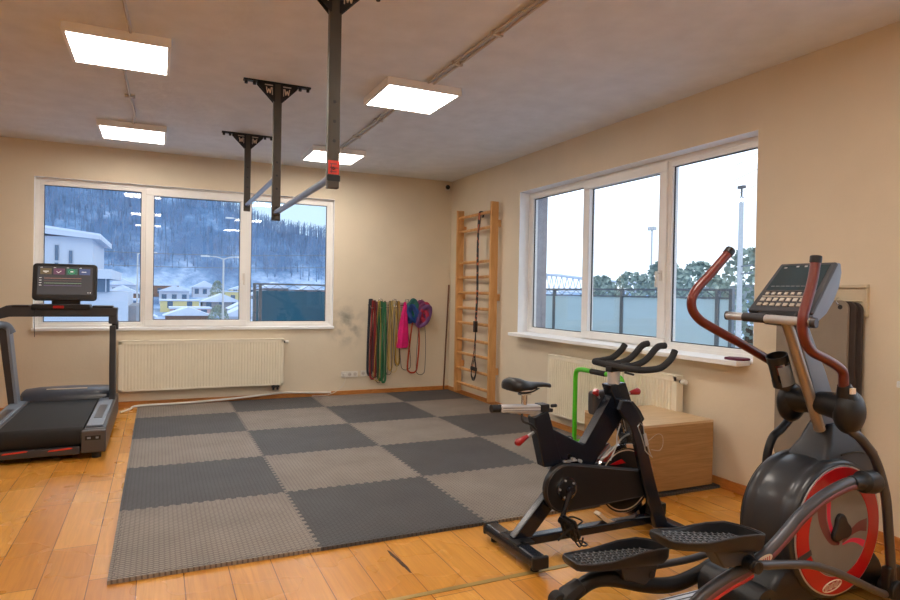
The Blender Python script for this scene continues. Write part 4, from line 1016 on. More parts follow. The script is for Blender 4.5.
            # illegible oval logo low on the ring
            def oval_logo(c, a_, b_, rot, y0, parent, inner):
                T = lambda u, w: (c[0]+u*math.cos(rot)-w*math.sin(rot), c[1]+u*math.sin(rot)+w*math.cos(rot))
                o = MB(); o.tube([(T(a_*math.cos(2*PI*k/32), b_*math.sin(2*PI*k/32))[0], y0, T(a_*math.cos(2*PI*k/32), b_*math.sin(2*PI*k/32))[1]) for k in range(32)], .0028, 6, closed=True)
                n_ = 6
                for k in range(n_):
                    u = -a_*.68+a_*1.36*k/(n_-1); h_ = b_*.5
                    for du, dv in ((-.005, 0), (.004, 0)):
                        p = T(u+du, -h_); q = T(u+du, h_); o.beam((p[0], y0, p[1]), (q[0], y0, q[1]), .002, .003)
                    p = T(u-.005, h_*(1 if k % 2 else -1)); q = T(u+.004, h_*(1 if k % 2 else -1)); o.beam((p[0], y0, p[1]), (q[0], y0, q[1]), .002, .004)
                return o.build('logo', inner, parent)
            oval_logo((cx-.045, cz-.238), .062, .021, math.radians(8), yy(.0095), r, M['cream'])
        hb = MB()
        pl_ = []
        for k in range(36):
            a = 2*PI*k/36; pl_.append((cc[0]+(.056+.012*math.cos(3*a+1.2))*math.cos(a), cc[1]+.01+(.056+.012*math.cos(3*a+1.2))*math.sin(a)))
        hb.prism(pl_, 'y', ys, yy(.025)); hb.build('hub', M['black'], r, bevel=.008)
    # crank joints
    ck = MB(); ck.tube([(-1.06, -6.385, .606), (-1.0, -6.385, .603), (-.985, -6.385, .602), (-.915, -6.385, .594), (-.885, -6.385, .59)], [.03, .034, .048, .05, .036], 16)
    ck.build('crank_joint', M['black'], r, bevel=.004)
    ck = MB(); ck.cyl((-1.08, -5.99, .13), (-1.08, -5.90, .13), .04, 18); ck.build('crank_joint', M['black'], r, bevel=.006)
    MB().beam((cc[0], -5.995, cc[1]), (-1.08, -5.995, .14), .018, .035).build('crank_arm', M['black'], r, bevel=.004)
    # links under the pedals
    nl = cr([(-.97, -6.385, .592), (-1.05, -6.385, .606), (-1.128, -6.385, .600), (-1.256, -6.383, .565), (-1.378, -6.38, .505), (-1.466, -6.38, .445), (-1.579, -6.38, .378), (-1.689, -6.38, .342), (-1.796, -6.38, .318), (-1.898, -6.38, .283), (-1.98, -6.38, .235), (-2.07, -6.36, .16), (-2.13, -6.34, .125)], 5)
    lk = MB(); lk.tube(nl, .026, 14, sx=.85).build('pedal_link', M['gun'], r)
    st = MB(); k0 = 4
    P2 = [V((p.x, p.y-.021, p.z-.012)) for p in nl[3:52]]
    st.tube(P2, .011, 8, sx=.4, up=(0, 0, 1)); st.build('link_stripe', M['maroon'], r)
    P3 = [V((p.x+.006, p.y-.004, p.z-.03)) for p in nl[34:58]]
    lr = MB(); lr.tube(P3, .016, 8); lr.build('link_underside', M['red'], r)['label'] = 'red lower flank of the near pedal link'
    e = MB(); T = lambda u, w: (-1.64+u*.97-w*.25, .40+u*.25+w*.97-.028)
    e.add([(T(.05*math.cos(2*PI*k/28), .02*math.sin(2*PI*k/28))[0]+.02, -6.408, T(.05*math.cos(2*PI*k/28), .02*math.sin(2*PI*k/28))[1]) for k in range(28)], [tuple(range(28))]); 
    e.build('link_logo', M['cream'], r, flat=True)
    e2 = MB()
    for k in range(6):
        p = T(-.03+.012*k, -.008); q = T(-.026+.012*k, .008); e2.beam((p[0]+.02, -6.4095, p[1]), (q[0]+.02, -6.4095, q[1]), .001, .004)
    e2.build('link_logo_print', M['redbright'], r, flat=True)
    fl = cr([(-2.16, -5.95, .155), (-2.09, -5.95, .182), (-2.02, -5.95, .183), (-1.93, -5.95, .160), (-1.82, -5.95, .122), (-1.70, -5.95, .092), (-1.584, -5.95, .086), (-1.461, -5.95, .108), (-1.366, -5.95, .135), (-1.201, -5.95, .15), (-1.08, -5.95, .135)], 6)
    MB().tube(fl, .035, 14, sx=.85).build('pedal_link', M['black'], r)
    for (x, y, z) in ((-2.19, -5.95, .15), (-2.16, -6.335, .13)):
        bt = MB(); bt.tube([(x-.045, y, z-.035), (x-.02, y, z-.01), (x+.05, y, z+.025)], [.032, .044, .036], 8); bt.build('roller_housing', M['black'], r, bevel=.006)
        wh = MB(); wh.cyl((x-.06, y-.02, .128), (x-.06, y+.03, .128), .036, 20); wh.build('roller_wheel', M['rubber'], r, bevel=.004)
    # pedals
    def pedal(p0, p1, y0, y1, name):
        """p0 heel end (x,z), p1 toe end; y0 near side, y1 far side"""
        (xa, za), (xb, zb) = p0, p1; L_ = math.hypot(xb-xa, zb-za); th = math.atan2(zb-za, xb-xa); ym = (y0+y1)/2; hw_ = abs(y1-y0)/2
        def W(u, v, w): return V((xa+u*math.cos(th)-w*math.sin(th), ym+v, za+u*math.sin(th)+w*math.cos(th)))
        n = 28; outline = []
        prof = [(0, .62), (.03, .80), (.12, .93), (.3, 1), (.6, 1), (.8, .95), (.92, .78), (.98, .5), (1, .2)]
        us = [(u*L_, h*hw_) for u, h in prof]
        o_l = [(u, -h) for u, h in us]; o_r = [(u, h) for u, h in reversed(us)]
        out = o_l+o_r
        def wallh(u): 
            t = u/L_; return .005+.042*max(0, min(1, (t-.2)/.5))**1.4-.012*max(0, (t-.75)/.25)
        base = MB(); N_ = len(out)
        lo = [W(u*.96+.01, v*.86, -.024) for u, v in out]; mid = [W(u, v, -.006) for u, v in out]; top = [W(u, v, wallh(u)) for u, v in out]
        ins = [W(u*.955+.01, v*.88, wallh(u)-.002) for u, v in out]; fl_ = [W(u*.94+.014, v*.84, 0) for u, v in out]
        base.loft([lo, mid, top, ins, fl_]); root = base.build(name, M['black'], r, ang=50)
        gm = MB()
        for i in range(13):
            for j in range(5):
                u = L_*(.07+.062*i)+.008*(j % 2); v = hw_*(-.62+.31*j)
                tw = .6 if True else 0
                ok = abs(v)+.01 < hw_*.84*(1 if .1 < u/L_ < .85 else .75)
                if ok:
                    a = W(u-.006, v-.010, .003); b = W(u+.006, v+.010, .003); gm.beam(a, b, .006, .007, up=(0, 0, 1))
                    a = W(u+.006, v-.0, .003); b = W(u+.013, v-.012, .003); gm.beam(a, b, .006, .005, up=(0, 0, 1))
        gm.build('grip_tread', M['treadgrey'], root, flat=True)
        rm_ = MB(); rm_.tube([p+V((0, 0, .001)) for p in [W(u*.985+.004, v*.95, wallh(u)) for u, v in out]], .0035, 6, closed=True); rm_.build('rim', M['dkgrey'], root)
    pedal((-2.095, .512), (-1.585, .425), -6.43, -6.265, 'pedal')
    pedal((-2.225, .302), (-1.715, .258), -6.06, -5.905, 'pedal')
    MB().prism([(-1.88, .45), (-1.66, .41), (-1.66, .365), (-1.82, .37)], 'y', -6.40, -6.33).build('pedal_bracket', M['dkgrey'], r, bevel=.008)
    MB().prism([(-1.98, .265), (-1.76, .235), (-1.78, .17), (-1.84, .14), (-1.95, .18)], 'y', -6.0, -5.93).cyl((-1.80, -6.005, .18), (-1.80, -5.95, .18), .018, 14).build('pedal_bracket', M['dkgrey'], r, bevel=.004)
    # lower tubes joining the swinging arms
    MB().tube(cr([(-1.70, -6.44, .382), (-1.6, -6.44, .367), (-1.513, -6.44, .354), (-1.40, -6.44, .333), (-1.30, -6.44, .30), (-1.19, -6.435, .255), (-1.05, -6.425, .19), (-.93, -6.415, .133), (-.84, -6.405, .095)], 5), .0165, 14).build('connecting_tube', M['gun'], r)
    MB().cyl((-1.72, -6.455, .385), (-1.68, -6.375, .385), .0215, 16).cyl((-1.71, -6.46, .38), (-1.71, -6.40, .38), .025, 16).build('connecting_joint', M['black'], r, bevel=.003)
    MB().tube(cr([(-1.72, -5.90, .16), (-1.45, -5.89, .15), (-1.2, -5.89, .17), (-1.0, -5.89, .14)], 5), .0165, 12).build('connecting_tube', M['gun'], r)
    MB().tube(cr([(-1.06, -6.345, .86), (-1.02, -6.352, .82), (-.975, -6.36, .79), (-.92, -6.365, .74), (-.875, -6.37, .685), (-.835, -6.375, .60), (-.805, -6.38, .50), (-.785, -6.38, .38), (-.765, -6.38, .25), (-.755, -6.385, .12)], 6), .02, 14).build('swing_arm', M['gun'], r)
    MB().cyl((-.755, -6.42, .095), (-.755, -6.34, .095), .045, 18).box(-.80, -.71, -6.40, -6.36, .06, .2).build('lower_joint', M['black'], r, bevel=.01)
    MB().tube(cr([(-.82, -5.93, .83), (-.838, -5.93, .785), (-.90, -5.93, .735), (-.965, -5.93, .695), (-1.0, -5.93, .62), (-1.01, -5.93, .53), (-1.005, -5.92, .42), (-1.0, -5.90, .28), (-1.0, -5.89, .15)], 6), .02, 14).build('swing_arm', M['black'], r)
    # pivot boots and axle
    MB().cyl((-.955, -6.34, .925), (-.90, -5.99, .90), .028, 16).build('axle', M['black'], r)
    def boot(c, y, s_, dx):
        mb = MB(); cx, cz = c
        mb.ball((cx+.008, y, cz-.015), .078, 22, 14, (1, .75, 1.25)); mb.tube([(cx, y-s_*.0, cz), (cx-.0, y+s_*.09, cz+.005), (cx, y+s_*.13, cz+.005)], [.066, .056, .05], 18)
        mb.tube([(cx, y, cz+.03), (cx+dx, y, cz+.105)], [.05, .026], 16)
        mb.build('pivot_boot', M['black'], r, ang=70)
    boot((-1.025, .915), -6.34, 1, -.032); boot((-.925, .895), -5.99, -1, -.05)
    MB().box(-1.068, -1.04, -6.382, -6.372, .985, 1.01).build('boot_label', M['cream'], r, flat=True)
    # red arm handles
    nu = cr([(-1.058, -6.34, 1.0), (-1.06, -6.34, 1.04), (-1.067, -6.34, 1.075), (-1.105, -6.34, 1.103), (-1.187, -6.34, 1.138), (-1.275, -6.34, 1.172), (-1.322, -6.34, 1.225), (-1.336, -6.34, 1.30), (-1.312, -6.34, 1.375), (-1.279, -6.34, 1.465), (-1.262, -6.34, 1.545)], 7)
    h1 = MB().tube(nu, .0205, 16).build('arm_handle', M['redgrip'], r); h1['label'] = 'red brown arm handle, near side'
    MB().tube([(-1.263, -6.34, 1.54), (-1.260, -6.34, 1.572)], .0235, 16).build('end_plug', M['black'], r, bevel=.005)
    fu = cr([(-.972, -5.99, .96), (-1.0, -5.99, 1.03), (-1.035, -5.99, 1.068), (-1.12, -5.99, 1.108), (-1.282, -5.99, 1.177), (-1.445, -5.99, 1.243), (-1.545, -5.99, 1.29), (-1.592, -5.99, 1.345), (-1.575, -5.99, 1.412), (-1.472, -5.99, 1.504), (-1.375, -5.99, 1.592)], 7)
    h2 = MB().tube(fu, .0205, 16).build('arm_handle', M['redgrip'], r); h2['label'] = 'red brown arm handle, far side'
    MB().tube([(-1.38, -5.99, 1.588), (-1.355, -5.99, 1.612)], .0235, 16).build('end_plug', M['black'], r, bevel=.005)
    # mast
    MB().tube([(-.995, YC-.03, .79), (-1.245, YC-.03, 1.30)], .024, 16).build('mast_tube', M['bronze'], r)
    MB().prism([(-.965, .79), (-.835, .79), (-.965, 1.05), (-1.125, 1.32), (-1.205, 1.32)], 'y', YC-.035, YC+.03).build('mast_panel', M['bluegrey'], r, bevel=.008)
    # bottle holder
    bh = MB(); yb = YC+.055; xb, zb_ = -1.135, 1.0
    Tb = Matrix.Translation((xb, yb, zb_)) @ Matrix.Rotation(math.radians(-22), 4, 'Y')
    def cyl_shell(mb, ro, z0, z1, n=24, a0=0, a1=2*PI, th=.004):
        vs = []; fs = []; full = abs(a1-a0-2*PI) < 1e-6; K = n if full else n+1
        for k in range(K):
            a = a0+(a1-a0)*k/n
            for rr, z in ((ro, z0), (ro, z1), (ro-th, z1), (ro-th, z0)): vs.append(Tb @ V((rr*math.cos(a), rr*math.sin(a), z)))
        for k in range(n):
            j = (k+1) % K
            for e_ in range(4): fs.append((k*4+e_, j*4+e_, j*4+(e_+1) % 4, k*4+(e_+1) % 4))
        if not full: fs += [(0, 1, 2, 3), tuple((K-1)*4+e_ for e_ in (3, 2, 1, 0))]
        mb.add(vs, fs)
    cyl_shell(bh, .047, .105, .14); cyl_shell(bh, .047, -.01, .02); cyl_shell(bh, .047, .02, .105, 6, math.radians(150), math.radians(200)); cyl_shell(bh, .047, .02, .105, 8, math.radians(-60), math.radians(10))
    bh.add([Tb @ V((.045*math.cos(2*PI*k/24), .045*math.sin(2*PI*k/24), z)) for z in (-.01, -.004) for k in range(24)], [tuple(range(23, -1, -1)), tuple(range(24, 48))]+[(k, (k+1) % 24, 24+(k+1) % 24, 24+k) for k in range(24)])
    bh.build('bottle_holder', M['black'], r)
    bi = MB(); cyl_shell(bi, .049, .0, .095, 8, math.radians(210), math.radians(290)); bi.build('holder_panel', M['bluegrey'], r)
    # heart rate bar
    MB().tube([(-1.325, -5.955, 1.305), (-1.315, -6.38, 1.293)], .0185, 16).build('pulse_bar', M['silver'], r)
    g_ = MB()
    for a, b in ((-5.945, -5.965), (-6.045, -6.155), (-6.37, -6.39)): g_.tube([(-1.325, a, 1.305-(a+5.955)*-.028), (-1.32, b, 1.305-(b+5.955)*-.028)], .0205, 16)
    split(g_, 'pulse_bar_sleeve', M['dkgrey'], r)
    MB().tube([(-1.32, -6.165, 1.30), (-1.21, YC-.01, 1.29)], .022, 12).build('pulse_bar_mount', M['black'], r)
    # console
    def Q(u, v, w):
        """u: 0 bottom..1 top, v: -1 near..1 far, w: out of the face"""
        b = V((-1.262, YC, 1.332)); t = V((-1.065, YC, 1.556)); d = (t-b); nrm = V((-d.z, 0, d.x)).normalized()
        half = .158-.022*u
        return b+d*u+V((0, v*half, 0))+nrm*w
    def slab(u0, u1, v0, v1, w0, w1, mb=None):
        mb = mb or MB()
        vs = [Q(u, v, w) for w in (w0, w1) for v in (v0, v1) for u in (u0, u1)]
        return mb.add(vs, [(0, 2, 3, 1), (4, 5, 7, 6), (0, 1, 5, 4), (2, 6, 7, 3), (0, 4, 6, 2), (1, 3, 7, 5)])
    ch = slab(0, 1, -1, 1, -.022, 0).build('console', M['dkgrey'], r, bevel=.008)
    rings = []
    for v in (-1, -.97, -.5, 0, .5, .97, 1):
        s_ = .85 if abs(v) > .98 else 1
        rings.append([Q(u, v*1.01, w*s_) for u, w in ((-.02, -.02), (1.02, -.015), (1.03, -.03), (.95, -.06), (.75, -.085), (.5, -.095), (.25, -.09), (.05, -.07), (-.03, -.04))])
    MB().loft(rings).build('console_back', M['bluegrey'], r, bevel=.004)
    slab(.42, .94, -.84, .84, .0, .002).build('console_screen', M['conscreen'], r, flat=True)
    fm = MB()
    for a in (((.40, .42), (-.86, .86)), ((.94, .95), (-.86, .86))): slab(a[0][0], a[0][1], a[1][0], a[1][1], 0, .003, fm)
    split(fm, 'screen_edge', M['gun'], r, flat=True)
    db = MB()
    for (u, v) in ((.88, .62), (.9, .2), (.9, -.1), (.88, -.5)): slab(u, u+.025, v, v+.10, .002, .003, db)
    for k in range(9): slab(.5, .505, -.75+k*.17, -.62+k*.17, .002, .003, db)
    split(db, 'screen_mark', M['silver'], r, flat=True)
    kb = MB(); k2 = MB()
    slab(.285, .305, -.8, .8, 0, .003, kb)
    for k in range(8):
        v = -.84+k*.213
        slab(.10, .155, v, v+.13, 0, .005, kb)
        slab(.2, .26, v, v+.13, 0, .004, k2); slab(.33, .38, v, v+.1, 0, .004, k2)
    split(kb, 'button', M['key'], r, flat=True); split(k2, 'button', M['conduit'], r, flat=True)
    MB().prism([(-1.26, 1.33), (-1.14, 1.43), (-1.10, 1.40), (-1.12, 1.26), (-1.22, 1.27), (-1.30, 1.30)], 'y', YC-.10, YC+.10).build('console_bracket', M['black'], r, bevel=.01)
elliptical()

# ------------------------------------------------------------------ outside
GZ = -6.5
hz_m = M['snow']
struct(MB().box(-400, 500, 1.7, 600, GZ-1, GZ).build('ground', M['snow'], flat=True, origin=(0, 0, GZ)), 'snow covered ground far below the windows')
struct(MB().box(1.9, 500, -300, 1.7, GZ-1, GZ).build('ground', M['snow'], flat=True, origin=(1.9, 0, GZ)), 'snow covered ground outside the right window')
# balcony round the corner
struct(MB().box(-2.7, 1.75, T_, 1.6, -.25, -.02).box(T_, 1.75, -3.9, T_, -.25, -.02).build('slab', M['bldgrey'], flat=True), 'balcony slab around the outside corner')
struct(MB().box(T_, .5, -1.62, -1.25, -.02, H+.4).build('column', M['pillar'], flat=True), 'rough grey wall pier outside right window at its left side')
def railing(axis, pos, u0, u1, posts, pm, label, truss=True):
    r = thing('balcony_railing', ((u0+u1)/2, pos, 0) if axis == 'y' else (pos, (u0+u1)/2, 0), label, 'railing', 'balcony railings')
    def put(mb, a, b, d0, d1, c, d):
        if axis == 'y': mb.box(a, b, pos+d0, pos+d1, c, d)
        else: mb.box(pos+d0, pos+d1, a, b, c, d)
    mb = MB()
    put(mb, u0, u1, -.015, .015, 1.455, 1.478); put(mb, u0, u1, -.015, .015, 1.375, 1.392); put(mb, u0, u1, -.012, .012, .08, .11)
    n = int((u1-u0)/.22)
    for k in range(n):
        a = u0+(u1-u0)*k/n; b = u0+(u1-u0)*(k+1)/n; m_ = (a+b)/2
        for p, q in (((a, 1.39), (m_, 1.458)), ((m_, 1.458), (b, 1.39))):
            P_ = (p[0], pos, p[1]) if axis == 'y' else (pos, p[0], p[1]); Q_ = (q[0], pos, q[1]) if axis == 'y' else (pos, q[0], q[1]); mb.tube([P_, Q_], .004, 5)
    mb.build('rail', M['rail'], r)
    for u in posts:
        p = MB(); put(p, u-.02, u+.02, -.02, .02, -.02, 1.478); p.build('post', M['rail'], r)
    ps = sorted(posts)
    for a, b in zip(ps[:-1], ps[1:]):
        p = MB(); put(p, a+.025, b-.025, -.004, .004, .12, 1.37); p.build('panel', pm, r, flat=True)
railing('x', 1.4, -3.63, 1.28, [-3.62, -3.45, -2.0, -.55, .4, 1.2], M['frost'], 'balcony railing with frosted blue panels outside the right window')
railing('y', 1.3, -2.52, 1.38, [-2.5, -2.42, -1.2, .1, 1.36], M['frostd'], 'balcony railing with teal panels outside the back window')

def hills(name, pts, base_y, depth, label, m, seed, axis='y'):
    """a ridge mesh following heights pts [(u, height)] with noise"""
    rnd = random.Random(seed); n = 120; k = 14
    u0, u1 = pts[0][0], pts[-1][0]; vs = []; fs = []
    ph = [rnd.uniform(0, 6) for _ in range(8)]
    for j in range(k+1):
        t = j/k
        for i in range(n+1):
            u = u0+(u1-u0)*i/n
            for a, b in zip(pts[:-1], pts[1:]):
                if a[0] <= u <= b[0]: h = a[1]+(b[1]-a[1])*(u-a[0])/(b[0]-a[0])
            z = GZ-.5+(h-GZ)*math.sin(t*PI/2)+ (h-GZ)*.03*sum(math.sin(u*.05*(q+1)+ph[q]+t*3) for q in range(4))*t + rnd.uniform(-.4, .4)*t
            w = base_y+depth*t
            vs.append((u, w, z) if axis == 'y' else (w, u, z))
    for j in range(k):
        for i in range(n): a = j*(n+1)+i; fs.append((a, a+1, a+n+2, a+n+1))
    return struct(MB().add(vs, fs).build(name, m, origin=(0, 0, 0)), label)
def ridge(x):
    P_ = [(-260, 40), (-60, 42), (-20, 38), (15, 34), (40, 25), (68, 23), (105, 5), (240, 1)]
    for a, b in zip(P_[:-1], P_[1:]):
        if a[0] <= x <= b[0]: return a[1]+(b[1]-a[1])*(x-a[0])/(b[0]-a[0])
    return 1
def terr(x, y):
    t = (y-86)/174
    if t <= 0: return GZ
    if t < .55: return GZ+6.6*(t/.55)
    return GZ+6.6+(ridge(x)-GZ-6.6)*math.sin(min(1, (t-.55)/.45)*PI/2)
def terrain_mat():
    m, nt, b = nodes('haze_tinted_hillside'); N = nt.nodes.new; L = nt.links.new
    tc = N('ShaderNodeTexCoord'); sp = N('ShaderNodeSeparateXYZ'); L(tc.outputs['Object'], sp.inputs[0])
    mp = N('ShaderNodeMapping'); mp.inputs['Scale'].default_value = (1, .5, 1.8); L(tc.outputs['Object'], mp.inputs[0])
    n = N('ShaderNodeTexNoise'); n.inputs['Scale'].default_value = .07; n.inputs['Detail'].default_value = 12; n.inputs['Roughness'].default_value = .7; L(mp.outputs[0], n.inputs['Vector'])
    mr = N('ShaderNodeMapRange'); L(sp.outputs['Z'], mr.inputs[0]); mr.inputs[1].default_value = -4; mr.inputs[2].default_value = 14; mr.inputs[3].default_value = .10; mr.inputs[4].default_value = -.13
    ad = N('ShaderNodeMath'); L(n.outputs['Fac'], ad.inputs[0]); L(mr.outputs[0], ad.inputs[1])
    c_ = N('ShaderNodeValToRGB'); c_.color_ramp.elements[0].position = .36; c_.color_ramp.elements[0].color = s2l((84, 112, 148)); c_.color_ramp.elements[1].position = .62; c_.color_ramp.elements[1].color = s2l((166, 186, 216))  # forest and snow tones blued: aerial haze painted into the ramp
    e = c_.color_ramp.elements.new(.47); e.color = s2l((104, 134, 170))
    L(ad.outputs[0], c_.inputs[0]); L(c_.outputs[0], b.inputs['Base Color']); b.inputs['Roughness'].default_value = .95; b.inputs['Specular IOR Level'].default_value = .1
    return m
vs = []; fs = []; nx, ny = 160, 60
for j in range(ny+1):
    for i in range(nx+1):
        x = -260+500*i/nx; y = 86+190*j/ny; k = max(0, (y-170)/90)
        vs.append((x, y, terr(x, y)+(R0.uniform(-.5, .5)+1.2*math.sin(x*.06+1)+.8*math.sin(x*.15))*min(1, k)+.02))
for j in range(ny):
    for i in range(nx): a = j*(nx+1)+i; fs.append((a, a+1, a+nx+2, a+nx+1))
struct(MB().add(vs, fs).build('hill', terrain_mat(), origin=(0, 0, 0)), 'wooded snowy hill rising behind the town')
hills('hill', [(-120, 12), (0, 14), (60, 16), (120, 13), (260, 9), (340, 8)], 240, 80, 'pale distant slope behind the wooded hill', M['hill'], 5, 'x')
hills('hill', [(-200, 4), (30, 5), (60, 7), (130, 6), (330, 6)], 260, 60, 'low haze-tinted hills outside the right window', M['hill'], 6, 'x')

# bare forest on the hill: uncountable
def forest(n, seed, x0, x1, y0, y1, zf, label, h0, h1):
    rnd = random.Random(seed); mb = MB()
    for _ in range(n):
        x = rnd.uniform(x0, x1); t = rnd.random(); y = y0+(y1-y0)*t; z = zf(x, t); h = rnd.uniform(h0, h1); w = rnd.uniform(.1, .25)
        mb.add([(x-w, y, z), (x+w, y, z), (x+w*.3, y, z+h), (x-w*.3, y, z+h)], [(0, 1, 2, 3)])
        for q in range(3):
            a = rnd.uniform(-1, 1); mb.add([(x, y, z+h*(.4+.15*q)), (x+a*1.5, y, z+h*(.75+.1*q)), (x+a*1.5+.15, y, z+h*(.75+.1*q))], [(0, 1, 2)])
    o = mb.build('bare_trees', M['wood_far'], flat=True, origin=(0, y0, GZ)); return tag(o, label, 'trees', kind='stuff')
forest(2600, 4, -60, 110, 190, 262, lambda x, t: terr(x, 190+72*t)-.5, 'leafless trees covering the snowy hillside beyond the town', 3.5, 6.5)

# modernist white building
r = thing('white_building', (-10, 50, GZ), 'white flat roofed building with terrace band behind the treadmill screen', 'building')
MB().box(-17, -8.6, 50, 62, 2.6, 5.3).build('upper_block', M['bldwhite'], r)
MB().prism([(-18, 5.9), (-8.0, 5.15), (-8.0, 5.45), (-18, 6.55)], 'y', 49.3, 63).build('roof', M['bldwhite'], r)
MB().prism([(-18, 6.5), (-8.0, 5.45), (-8.0, 5.6), (-18, 6.8)], 'y', 49.3, 63).build('roof_snow', M['snowroof'], r)
MB().box(-18, -7.1, 48, 63, 2.0, 2.75).build('terrace_roof', M['bldwhite'], r)
gb = MB().box(-17, -7.3, 49.2, 49.4, .95, 2.0).build('glazing_band', M['bldpane'], r)
mb = MB()
for k in range(9): mb.box(-16+k*1.05, -15.92+k*1.05, 49.1, 49.25, .95, 2.0)
split(mb, 'mullion', M['bldwhite'], gb)
MB().box(-17, -6.0, 49.5, 62, -6.5, .98).build('lower_block', M['bldwhite'], r)
MB().box(-6.0, -5.4, 51, 62, -6.5, -.2).build('side_wing', M['bldgrey'], r)
for xa, za, zb_ in ((-11.05, 3.4, 4.6), (-10.1, 3.2, 4.2), (-11.05, 2.8, 3.2), (-13.1, 3.3, 4.2), (-13.1, 2.8, 3.2)):
    MB().box(xa-.12 if xa > -12 else xa-.5, xa+.12, 49.9, 50.05, za, zb_).build('window', M['bldpane'], r)
MB().box(-5.9, -5.65, 49.4, 51, -3.5, -1.8).build('window', M['brownr'], r)

# houses of the town
cols = {'white': 'bldwhite', 'yellow': 'yellowr', 'pink': 'pinkr', 'brown': 'brownr', 'grey': 'bldgrey'}
def house(x, y, w, d, h, rf, colour, label, z=GZ, nwin=3, rows=1):
    r = thing('house', (x, y, z), label, 'house', 'houses of the snowy town')
    MB().box(x-w/2, x+w/2, y, y+d, z, z+h).build('wall', M[cols[colour]], r)
    if rf: MB().prism([(x-w/2-.4, z+h), (x+w/2+.4, z+h), (x, z+h+rf)], 'y', y-.4, y+d+.4).build('roof', M['snowroof'], r)
    else: MB().box(x-w/2-.2, x+w/2+.2, y-.2, y+d+.2, z+h, z+h+.3).build('roof', M['snowroof'], r)
    for q in range(rows):
        for k in range(nwin):
            cx = x-w/2+w*(k+.5)/nwin; MB().box(cx-.5, cx+.5, y-.06, y, z+1.2+q*2.8, z+2.5+q*2.8).build('window', M['bldpane'], r)
house(-1.0, 68, 6, 6, 2.8, 0, 'yellow', 'low yellow flat roofed building nearest of the town')
house(12.5, 84, 8, 6, 3.0, 0, 'pink', 'pinkish flat roofed building just behind the snow heap')
rh = random.Random(11)
rows = [(98, 4, 'nearest town row'), (113, 4, 'second town row'), (129, 5, 'middle town row'), (147, 5, 'second farthest town row'), (166, 6, 'farthest town row by the hill')]
colk = ['white', 'brown', 'white', 'yellow', 'grey', 'pink']
ordn = ['leftmost', 'second from the left', 'third from the left', 'fourth from the left', 'fifth from the left', 'rightmost']
c_i = 0
for y, n, rl_ in rows:
    a0 = -3.76-(y+8)*.075; a1 = -3.76+(y+8)*.25
    for k in range(n):
        x = a0+(a1-a0)*(k+.5)/n+rh.uniform(-1, 1); w = rh.uniform(5.5, 7.5); c_ = colk[c_i % 6]; c_i += 1
        flat_ = rh.random() < .25
        house(x, y, w, 6, rh.uniform(2.4, 3.2), 0 if flat_ else rh.uniform(1.3, 2.0), c_, '%s %s house, %s, %s' % (c_, 'flat roofed' if flat_ else 'gabled', ordn[k] if k < n-1 else 'rightmost', rl_), z=terr(x, y)-.3, nwin=rh.choice((2, 3)))
# snow mound
rnd = random.Random(2); mb = MB(); n = 20; vs = []; fs = []
for j in range(n+1):
    for i in range(n+1):
        u, v = i/n, j/n; e = max(0, 1-((u-.5)*2)**2)*max(0, 1-((v-.5)*2)**2); vs.append((6.5+17*u, 52+10*v, GZ+(2.6*e+.35*rnd.uniform(0, 1)*min(1, e*4)) if e else GZ))
for j in range(n):
    for i in range(n): a = j*(n+1)+i; fs.append((a, a+1, a+n+2, a+n+1))
tag(MB().add(vs, fs).build('snow_heap', M['snowroof']), 'big white snow heap at the bottom of the back window', 'snow', kind='stuff')
tag(MB().box(13.9, 15.6, 66.5, 68, GZ, GZ+2.8).build('tarp_crate', M['tealtarp'], bevel=.1), 'teal covered crate behind the snow heap', 'crate')
def lamp(x, y, h, label, arm=-1, n=2):
    r = thing('street_lamp', (x, y, GZ), label, 'street lamp', 'street lamps')
    MB().tube([(x, y, GZ), (x, y, h)], [.14, .08], 8).build('pole', M['pole'], r)
    for s_ in ((-1, 1) if n == 2 else (arm,)):
        MB().tube(cr([(x, y, h-.1), (x+s_*.6, y, h+.1), (x+s_*1.5, y, h+.15)], 4), .05, 6).build('arm', M['pole'], r)
        MB().box(x+s_*1.3, x+s_*2.1, y-.15, y+.15, h+.08, h+.22).build('lamp_head', M['silver'], r, bevel=.03)
lamp(2.1, 58, 4.4, 'pale street lamp with two arms in the middle pane')
lamp(-6.9+.9, 75, 5.4, 'slim street lamp at the right of the left pane', 1, 1)
lamp(4.6, 61, 8.6, 'tallest pale lamp pole at the right edge of the middle pane', -1, 1)
def wire(x0, y0, z0, x1, y1, z1, r_, label, sag=1.2, g='overhead wires'):
    mb = MB(); mb.tube([(x0+(x1-x0)*t, y0+(y1-y0)*t, z0+(z1-z0)*t-sag*4*t*(1-t)) for t in [k/16 for k in range(17)]], r_, 5)
    tag(mb.build('overhead_wire', M['rail']), label, 'wire', g)
wire(-30, 70, 6.0, 30, 72, 7.0, .04, 'upper dark wire crossing in front of the hill')
wire(-30, 70, 4.6, 30, 72, 5.4, .04, 'lower dark wire crossing in front of the hill')
